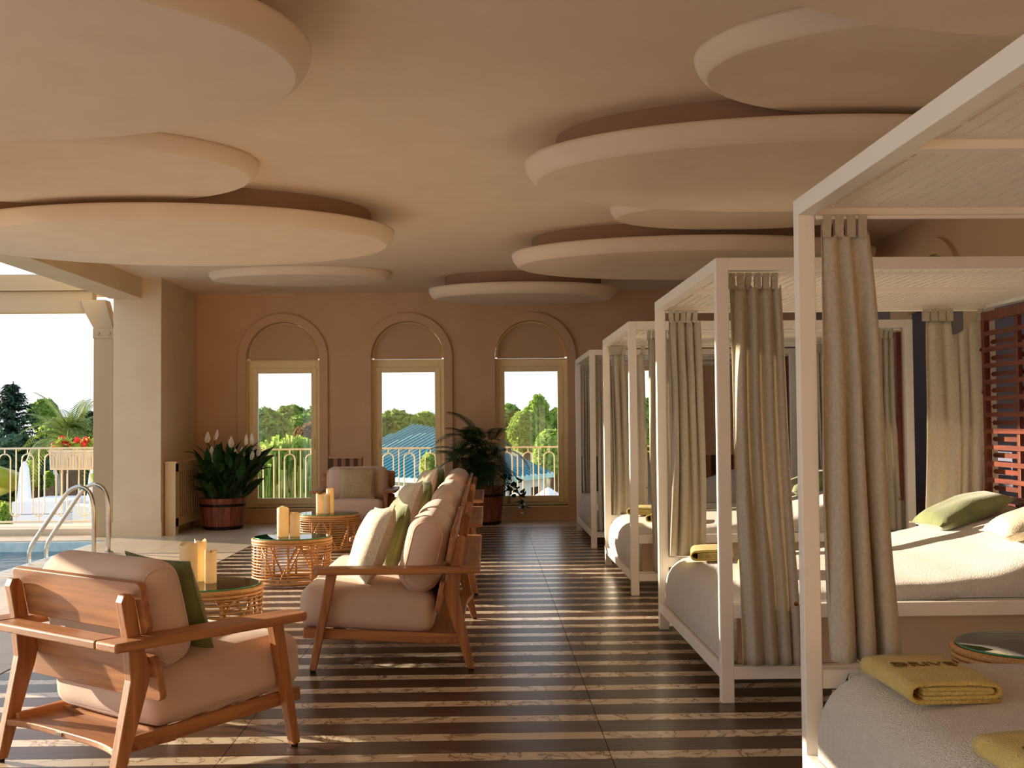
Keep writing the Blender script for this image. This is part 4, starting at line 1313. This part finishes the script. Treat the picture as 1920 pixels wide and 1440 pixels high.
# ------------------------------------------------------------------ balustrades
def balustrade(name, label, x0, x1, y, zf, H, pitch, phase, group, r=0.0085, along='x'):
    t = thing(name, label, 'railing', (0, 0, 0), 0, group)
    zt, zb = zf + H, zf + 0.055
    W = lambda s, z: (s, y, z) if along == 'x' else (y, s, z)
    def rail(z, hh, nm):
        if along == 'x': MB().box((x0, y - 0.018, z - hh / 2), (x1, y + 0.018, z + hh / 2)).build(nm, 'white_steel', t, bevel=0.003)
        else: MB().box((y - 0.018, x0, z - hh / 2), (y + 0.018, x1, z + hh / 2)).build(nm, 'white_steel', t, bevel=0.003)
    rail(zt, 0.024, 'top_rail'); rail(zb, 0.024, 'bottom_rail')
    q = pitch / 4
    n0 = math.floor((x0 - phase) / pitch)
    k = n0
    while True:
        c = phase + k * pitch
        if c > x1: break
        # arch centred on c joins two rods; the next bend at the bottom is centred on c + pitch/2
        pts = []
        za, zl = zt - 0.07 - q, zb + 0.07 + q
        for i in range(9):
            a = PI - PI * i / 8
            pts.append((c + q * math.cos(a), za + q * math.sin(a)))
        for i in range(9):
            a = PI + PI * i / 8
            pts.append((c + 2 * q + q * math.cos(a), zl + q * math.sin(a)))
        pts.append((c + 3 * q, za))
        pts = [p_ for p_ in pts if x0 <= p_[0] <= x1]
        if len(pts) > 3:
            MB().tube([W(a, b) for a, b in pts], r, 7).build('curved_rod', 'white_steel', t, smooth=True)
        if x0 < c < x1: MB().tube([W(c, za + q), W(c, zt - 0.012)], r, 7).build('stub', 'white_steel', t)
        if x0 < c + 2 * q < x1: MB().tube([W(c + 2 * q, zb + 0.012), W(c + 2 * q, zt - 0.012)], r, 7).build('rod', 'white_steel', t)
        k += 1
    if along == 'x':
        for xe in (x0 + 0.01, x1 - 0.01):
            MB().box((xe - 0.014, y - 0.014, zf), (xe + 0.014, y + 0.014, zt - 0.012)).build('post', 'white_steel', t)
    return t
balustrade('balustrade', 'cream looped metal balustrade behind the pool', -9.0, -4.80, 15.06, 0.075, 0.985, 0.2875, at(9, 850, 15.06).x, None, 0.0085)
for i, x in enumerate(WIN_X):
    balustrade('balcony_railing', ['cream looped railing outside the window by the peace lily', 'cream looped railing outside the second window',
               'cream looped railing outside the window right of the palm', 'cream looped railing outside the hidden fourth window'][i],
               x - 0.80, x + 0.80, 16.75, 0.0, 0.985, 0.30, x - 0.03, 'cream balcony railings', 0.0085)
tag(MB().box((-5.2, WALL_Y + T_WALL, -0.25), (4.2, 16.9, -0.01)).build('balcony_floor', 'stone_floor'), 'narrow stone balcony outside the windows', 'balcony', kind='structure')
balustrade('shadow_balustrade', 'unseen looped metal balustrade over the pool, added to streak the deck with shadow', 5.0, 15.0, -9.0, 0.0, 1.02, 0.2875, 5.0, None, 0.013, along='y')  # added out of view so that its bars cast shadow streaks on the deck

# flower box hung on the balustrade
fb = thing('flower_box', 'white ribbed flower box of red geraniums on the balustrade', 'planter', (-5.18, 15.17, 0.78))
prof = [(-0.075, 0.0), (0.075, 0.0), (0.098, 0.25), (0.080, 0.25), (0.06, 0.21), (-0.06, 0.21), (-0.080, 0.25), (-0.098, 0.25)]
MB().prism(prof, -0.40, 0.42, 'x').build('trough', 'planter_white', fb, fix=True, bevel=0.004)
MB().box((-0.41, -0.108, 0.225), (0.43, -0.094, 0.26)).build('rim', 'planter_white', fb, bevel=0.003)
for i in range(20):
    MB().box((-0.39 + i * 0.041, -0.103 + 0.0, 0.03), (-0.375 + i * 0.041, -0.080, 0.22)).build('rib', 'planter_white', fb)
rnd = random.Random(3)
IV2 = leaf_mesh('leaf', 0.09, 0.08, 0.8, 'foliage_light')
ger = thing('geraniums', 'red geraniums growing in the white flower box', 'flowers', (-5.18, 15.17, 1.0))
for i in range(70):
    o = obj('leaf', IV2, ger)
    o.matrix_local = Matrix.Translation((rnd.uniform(-0.38, 0.38), rnd.uniform(-0.09, 0.07), rnd.uniform(0.0, 0.13))) @ Euler((rnd.uniform(-1, 1), rnd.uniform(-0.5, 0.5), rnd.uniform(0, 6.28))).to_matrix().to_4x4()
for i in range(11):
    c = Vector((-0.36 + 0.072 * i + rnd.uniform(-0.03, 0.03), rnd.uniform(-0.09, 0.02), rnd.uniform(0.10, 0.20)))
    b = MB()
    for k in range(34):
        d = Vector((rnd.gauss(0, 1), rnd.gauss(0, 1), rnd.gauss(0.3, 1))).normalized()
        p_ = c + d * rnd.uniform(0.028, 0.052)
        a1 = d.orthogonal().normalized() * 0.019; a2 = d.cross(a1)
        b.add([p_ + a1, p_ + a2, p_ - a1, p_ - a2], [(0, 1, 2, 3)])
    b.tube([c, c - Vector((0, 0, 0.12))], 0.003, 4)
    b.build('bloom', 'flower_red', ger)

# ------------------------------------------------------------------ outdoors
GZ = -5.0
tag(MB().box((-400, 17.5, GZ - 1), (400, 900, GZ)).build('ground', 'ground_grass'), 'grassy ground below the terrace', 'ground', kind='structure')

def crown(blobs, n, size, m, seed, parent, flat=0.0, name='crown', droop=False):
    rnd = random.Random(seed)
    b = MB()
    tot = sum(r[0] * r[1] * r[2] for _, r in blobs)
    for c, r in blobs:
        k = int(n * r[0] * r[1] * r[2] / tot) + 20
        for _ in range(k):
            d = Vector((rnd.gauss(0, 1), rnd.gauss(0, 1), rnd.gauss(0, 1))).normalized()
            rad = rnd.uniform(0.55, 1.02)
            p_ = Vector((c[0] + d.x * r[0] * rad, c[1] + d.y * r[1] * rad, c[2] + d.z * r[2] * rad))
            nn = (d + Vector((rnd.gauss(0, .6), rnd.gauss(0, .6), rnd.gauss(0, .6)))).normalized()
            a1 = nn.orthogonal().normalized()
            a1 = Matrix.Rotation(rnd.uniform(0, 6.28), 3, nn) @ a1
            a2 = nn.cross(a1)
            s = size * rnd.uniform(0.6, 1.3)
            if droop:
                a1 = Vector((0, 0, -1)); a2 = Vector((rnd.uniform(-1, 1), rnd.uniform(-1, 1), 0)).normalized()
                b.add([p_ - a2 * s * .12, p_ + a2 * s * .12, p_ + a1 * s * 2.2 + a2 * s * 0.05], [(0, 1, 2)])
            else:
                b.add([p_ - a1 * s * .5, p_ + a2 * s * .32, p_ + a1 * s * .5, p_ - a2 * s * .32], [(0, 1, 2, 3)])
    return b.build(name, m, parent)

def tree(name, label, px_, top, Y, w, m, seed, group='trees beyond the terrace', n=9000, size=0.30, bot=None, nb=9, tall=1.0):
    rnd = random.Random(seed)
    c = at(px_, top, Y)
    W = w * Y / F_PX / 2                     # half width in metres
    base = GZ
    H = c.z - base
    t = thing(name, label, 'tree', (c.x, Y, base), 0, group)
    cz = H - W * tall
    blobs = [((0, 0, cz), (W * .75, W * .75, W * tall * .95))]
    for i in range(nb):
        a = rnd.uniform(0, 6.28); rr = W * rnd.uniform(0.35, 0.75)
        blobs.append(((rr * math.cos(a), rr * math.sin(a), cz + W * tall * rnd.uniform(-0.75, 0.55)), tuple(W * rnd.uniform(0.28, 0.48) for _ in range(3))))
    crown(blobs, n, size, m, seed, t)
    MB().tube([(0, 0, 0), (0.1, 0, cz * 0.5), (0, 0.05, cz)], [0.28, 0.22, 0.12], 8).build('trunk', 'trunk', t)
    return t

# seen through the windows
tree('pine_tree', 'rounded dark pine at the left of the first window', 496, 762, 47, 120, 'foliage_pine', 1)
tree('pine_tree', 'rounded pine in the middle of the first window', 548, 758, 56, 90, 'foliage_pine', 2)
tree('pine_tree', 'olive pine at the right of the first window', 590, 764, 52, 80, 'foliage_pine', 3)
tree('rusty_tree', 'reddish brown tree low in the first window', 582, 795, 44, 70, 'foliage_rust', 4)
tree('pine_tree', 'broad bright pine filling the left of the second window', 742, 766, 50, 120, 'foliage_pine', 5)
tree('pine_tree', 'small pine right of centre in the second window', 800, 772, 58, 56, 'foliage_light', 6)
tree('pine_tree', 'dark pine beside the frame of the second window', 826, 776, 62, 40, 'foliage_pine', 7)
tree('poplar_tree', 'tall feathery pale tree in the third window', 1010, 738, 46, 52, 'foliage_light', 8, tall=2.2)
tree('pine_tree', 'dark leafy tree at the left of the third window', 950, 756, 54, 84, 'foliage_pine', 9)
tree('pine_tree', 'light green tree in the middle of the third window', 985, 770, 42, 80, 'foliage_light', 10)
tree('pine_tree', 'round green tree at the right of the third window', 1046, 766, 50, 84, 'foliage_pine', 11)
tree('pine_tree', 'green tree glimpsed in the gap of the third daybed', 1215, 745, 46, 110, 'foliage_pine', 12)
tree('pine_tree', 'pale green bush under the trees in the third window', 1035, 805, 40, 90, 'foliage_light', 14)
tree('garden_bush', 'leafy shrub beside the pavilion in the second window', 812, 850, 27, 46, 'foliage_light', 15, size=0.22, n=3000)
w_ = thing('willow_tree', 'pale drooping willow filling the lower first window', 'tree', (at(540, 840, 33).x, 33, GZ), 0, 'trees beyond the terrace')
wz = at(540, 812, 33).z - GZ
crown([((0, 0, wz - 1.0), (1.1, 1.0, 1.0)), ((-.75, 0, wz - 1.7), (.7, .7, 1.1)), ((.7, 0, wz - 1.8), (.7, .7, 1.1)), ((0, -.4, wz - 2.4), (1.2, .8, 1.0))], 7000, 0.36, 'foliage_light', 21, w_, droop=True)
MB().tube([(0, 0, 0), (0.1, 0, wz - 1.2)], [0.2, 0.1], 8).build('trunk', 'trunk', w_)
for i, (px_, top, w2) in enumerate(((440, 775, 110), (640, 780, 120), (690, 785, 70), (880, 780, 100), (1100, 775, 80), (1170, 770, 80), (1300, 775, 130))):
    tree('pine_tree', ['dark pine just left of the first window frame', 'distant pine between the first two windows', 'distant low pine left of the second window', 'distant pine behind the palm',
         'distant pine right of the third window', 'distant pine behind the third daybed', 'distant pine behind the second daybed'][i], px_, top, 70 + 9 * (i % 2), w2, 'foliage_pine', 40 + i, n=2500, size=0.6)

# left of the pier
def conifer(label, px_, top, bot, Y, w, seed):
    rnd = random.Random(seed)
    a, b = at(px_, top, Y), at(px_, bot, Y)
    t = thing('conifer_tree', label, 'tree', (a.x, Y, GZ), 0, 'trees beyond the pool')
    H = a.z - GZ
    W = w * Y / F_PX / 2
    MB().tube([(0, 0, 0), (0, 0, H * 0.6), (0.05, 0, H)], [0.25, 0.14, 0.02], 7).build('trunk', 'trunk', t)
    m_ = MB()
    z0 = H - (a.z - b.z) * 1.25
    n = 34
    for i in range(n):
        f = i / (n - 1)
        z = H - 0.1 - (H - z0) * f
        R = W * (0.10 + 0.95 * f) * rnd.uniform(0.75, 1.12)
        for k in range(7):
            an = rnd.uniform(0, 6.28)
            d = Vector((math.cos(an), math.sin(an), -0.18))
            sd = Vector((-math.sin(an), math.cos(an), 0))
            for q in range(16):
                u = rnd.random()
                p_ = Vector((0, 0, z)) + d * R * u + Vector((0, 0, 0.25 * u * u * R)) + sd * rnd.uniform(-0.18, 0.18) * R * (1 - u * 0.5)
                L = rnd.uniform(0.14, 0.34)
                dr = (d * rnd.uniform(0.3, 1) + sd * rnd.uniform(-0.7, 0.7) + Vector((0, 0, rnd.uniform(-0.5, 0.1)))).normalized()
                wv = dr.cross(Vector((0, 0, 1))).normalized() * 0.05
                m_.add([p_ - wv, p_ + dr * L, p_ + wv, p_ + Vector((0, 0, -0.08))], [(0, 1, 2), (0, 2, 3)])
    m_.build('crown', 'foliage_dark', t)
conifer('tall dark blue-green conifer at the left edge beyond the pool', 22, 715, 830, 38, 190, 1)
tree('pine_tree', 'flat-topped pine right of the tall conifer', 84, 748, 52, 62, 'foliage_pine', 61, 'trees beyond the pool')
tree('pine_tree', 'olive tree mass below the flat-topped pine', 110, 782, 46, 110, 'foliage_light', 62, 'trees beyond the pool')
tree('pine_tree', 'dark round tree beside the steel column', 176, 772, 50, 60, 'foliage_dark', 63, 'trees beyond the pool')
tree('dark_tree', 'dark shaded tree mass behind the balustrade on the left', 30, 812, 32, 150, 'foliage_dark', 64, 'trees beyond the pool', bot=1)
tree('dark_tree', 'dark shaded tree behind the flower box', 165, 835, 30, 120, 'foliage_dark', 65, 'trees beyond the pool')
PF = [frond_mesh(2.3, 0.7, 26, 0.55, 'foliage_palm_tree', 0.05, 0.12, 'palm_frond', 0.03), frond_mesh(2.2, 1.6, 26, 0.55, 'foliage_palm_tree', 0.05, 0.12, 'palm_frond', 0.03), frond_mesh(2.1, 2.5, 24, 0.5, 'foliage_palm_tree', 0.05, 0.12, 'palm_frond', 0.03)]
pc = at(133, 838, 28)
pt_ = thing('palm_tree', 'date palm with arching fronds behind the flower box', 'tree', (pc.x, 28, GZ), 0, 'trees beyond the pool')
MB().tube([(0, 0, 0), (0, 0, pc.z - GZ)], [0.32, 0.26], 10).build('trunk', 'trunk', pt_)
rnd = random.Random(9)
for i in range(44):
    f = obj('palm_frond', PF[i % 3], pt_)
    f.matrix_local = Matrix.Translation((0, 0, pc.z - GZ)) @ Matrix.Rotation(rnd.uniform(0, 6.28), 4, 'Z') @ Matrix.Rotation(-rnd.uniform(0.05, 1.2), 4, 'X') @ Matrix.Scale(rnd.uniform(0.5, 0.68), 4)

# pavilion with the standing-seam roof, one corner turned towards the terrace
def pavilion():
    L_, F_, R_ = at(560, 893, 36.5), at(905, 893, 31.0), at(1040, 891, 35.5)
    A1, A2 = at(783, 812, 38.5), at(865, 812, 36.0)
    ze = (L_.z + F_.z + R_.z) / 3
    zr = (A1.z + A2.z) / 2
    t = thing('pavilion', 'white pavilion with a teal standing-seam roof beyond the railings', 'building', (F_.x, 36, GZ))
    o0 = Vector((F_.x, 36, GZ))
    V = {'l': Vector((L_.x, L_.y, ze)), 'f': Vector((F_.x, F_.y, ze)), 'r': Vector((R_.x, R_.y, ze))}
    V['b'] = V['l'] + V['r'] - V['f']
    V['a1'], V['a2'] = Vector((A1.x, A1.y, zr)), Vector((A2.x, A2.y, zr))
    V = {k: v - o0 for k, v in V.items()}
    def slope(ks):
        pts = [V[k] for k in ks]
        n = len(pts)
        lo = [p_ - Vector((0, 0, 0.12)) for p_ in pts]
        return MB().add(pts + lo, [tuple(range(n)), tuple(range(2 * n - 1, n - 1, -1))] + [(i, n + i, n + (i + 1) % n, (i + 1) % n) for i in range(n)]).build('roof_slope', 'roof_teal', t, fix=True)
    def seams(o, e0, e1, tops, n):
        """ribs that climb from the eaves e0-e1, square to them, up to the slope's upper outline"""
        e0, e1 = V[e0], V[e1]
        d = (e1 - e0); L = d.length; d = d / L
        up = (V['a2'] - e0) - d * (V['a2'] - e0).dot(d)
        H = up.length; up = up / H
        out = [((V[k] - e0).dot(d), (V[k] - e0).dot(up)) for k in tops]
        out = [(0, 0)] + out + [(L, 0)]
        for i in range(1, n):
            s_ = L * i / n
            h = 0
            for (xa, ya), (xb, yb) in zip(out, out[1:]):
                if xa <= s_ <= xb and xb > xa: h = ya + (yb - ya) * (s_ - xa) / (xb - xa)
            if h > 0.25:
                MB().bar(e0 + d * s_ + Vector((0, 0, 0.03)), e0 + d * s_ + up * h + Vector((0, 0, 0.03)), 0.035, 0.06, side=d).build('seam', 'roof_seam', o)
    f = slope(['l', 'f', 'a2', 'a1']); g = slope(['f', 'r', 'a2']); slope(['r', 'b', 'a1', 'a2']); slope(['b', 'l', 'a1'])
    seams(f, 'l', 'f', ['a1', 'a2'], 34)
    seams(g, 'f', 'r', ['a2'], 16)
    c = (V['l'] + V['r']) / 2
    k4 = [c + (V[k] - c) * 0.93 for k in ('l', 'f', 'r', 'b')]
    MB().prism([(p_.x, p_.y) for p_ in k4], 0, V['f'].z - 0.1, 'z').build('wall', 'wall_white', t, fix=True)
    for e0, e1, n in (('l', 'f', 5), ('f', 'r', 3)):
        a_, b_ = c + (V[e0] - c) * 0.935, c + (V[e1] - c) * 0.935
        for i in range(n):
            p0 = a_ + (b_ - a_) * ((i + 0.3) / n); p1 = a_ + (b_ - a_) * ((i + 0.65) / n)
            zz = V['f'].z - 0.62
            MB().bar(Vector((p0.x, p0.y, zz)), Vector((p1.x, p1.y, zz)), 0.03, 0.5, side=(b_ - a_).cross(Vector((0, 0, 1)))).build('window', 'dark_void', t)
pavilion()
# white low building and slide, left of the pier
c0, c1 = at(22, 941, 24), at(118, 985, 24)
lb = thing('white_pool_shed', 'white boarded flat-roofed shed below the balustrade', 'building', (0, 0, 0))
for i in range(6):
    z1 = c0.z - 0.26 * i
    MB().box((c0.x, 24 - 0.01 * (i % 2), z1 - 0.25), (c1.x, 26, z1)).build('board', 'white_box', lb, bevel=0.01)
MB().box((c0.x + 0.05, 24.1, GZ), (c1.x - 0.05, 25.9, c0.z - 1.5)).build('base', 'white_box', lb)
c0, c1 = at(136, 947, 22.5), at(190, 985, 22.5)
wb = MB().prism([(c0.x, c0.z), (c1.x, c0.z - 0.08), (c1.x, GZ), (c0.x, GZ)], 22.5, 23.0, 'y').build('garden_wall', 'wall_white', fix=True)
tag(wb, 'white garden wall right of the boarded shed', 'wall')
sl_ = thing('water_slide', 'yellow-green water slide tubes at the left edge', 'slide', (0, 0, 0))
for k, (ya, yb_) in enumerate(((864, 890), (921, 936))):
    a, b = at(-90, ya, 27), at(8, ya + 20, 27)
    r = 0.25 if k == 0 else 0.17
    pts = [(a.x - 1.5, 27.6, a.z - .1), (a.x, 27.1, a.z - 0.25), ((a.x + b.x) / 2, 26.9, a.z - 0.3), (b.x - .25, 27.2, a.z - 0.38), (b.x - 0.2, 27.9, a.z - 0.5), (b.x - 0.9, 28.6, a.z - 0.7)]
    MB().tube(pts, r, 14).build('tube', 'slide_green', sl_, smooth=True)
for dx in (0.2, 1.0):
    a = at(5, 900, 27)
    MB().tube([(a.x - dx, 27.1, GZ), (a.x - dx, 27.1, a.z - 0.1)], 0.05, 8).build('support', 'slide_green', sl_)
def parasol(label, px_, top, Y, closed=True, R=0.28, h=1.5):
    c = at(px_, top, Y)
    t = thing('closed_parasol' if closed else 'open_parasol', label, 'parasol', (c.x, Y, GZ), 0, 'white parasols below the terrace')
    H = c.z - GZ
    if closed: m_ = MB().lathe([(0.02, H), (0.10, H - 0.15), (0.16, H - h * .5), (R * .8, H - h), (0.05, H - h - .02)], 10)
    else: m_ = MB().lathe([(0.02, H), (R, H - 0.45), (R, H - 0.55), (R - .02, H - 0.55), (R - .02, H - .46), (0.02, H - 0.05)], 8)
    m_.build('canopy', 'umbrella_white', t)
    MB().tube([(0, 0, 0), (0, 0, H)], 0.03, 8).build('pole', 'white_box', t)
parasol('closed white parasol just left of the steel column', 176, 874, 25)
parasol('closed white parasol behind the palm trunk', 103, 880, 30.5)
parasol('closed white parasol near the slide', 46, 865, 26, h=1.7)
parasol('open white parasol low in the third window', 1028, 914, 24, False, 0.75)
parasol('open white parasol at the lower left of the third window', 968, 922, 22, False, 0.6)
for i, (px_, top, Y, w2) in enumerate(((92, 885, 27.2, 16), (183, 880, 24.0, 14), (9, 945, 22, 20), (60, 862, 30, 30))):
    tree('garden_bush', ['tall leafy shrub between the balustrade rods', 'bright shrub beside the steel column', 'small shrub left of the boarded shed', 'green shrub above the slide'][i],
         px_, top, Y, w2, 'foliage_light', 80 + i, None, n=900, size=0.16, tall=2.0)
# distant hill
h0 = at(800, 768, 600)
tag(MB().lathe([(150, -60), (120, -25), (60, -5), (25, 0)], 24).build('distant_hill', 'hill_blue', loc=(h0.x + 20, 640, h0.z - 1)), 'hazy blue hill on the horizon in the second window', 'hill')
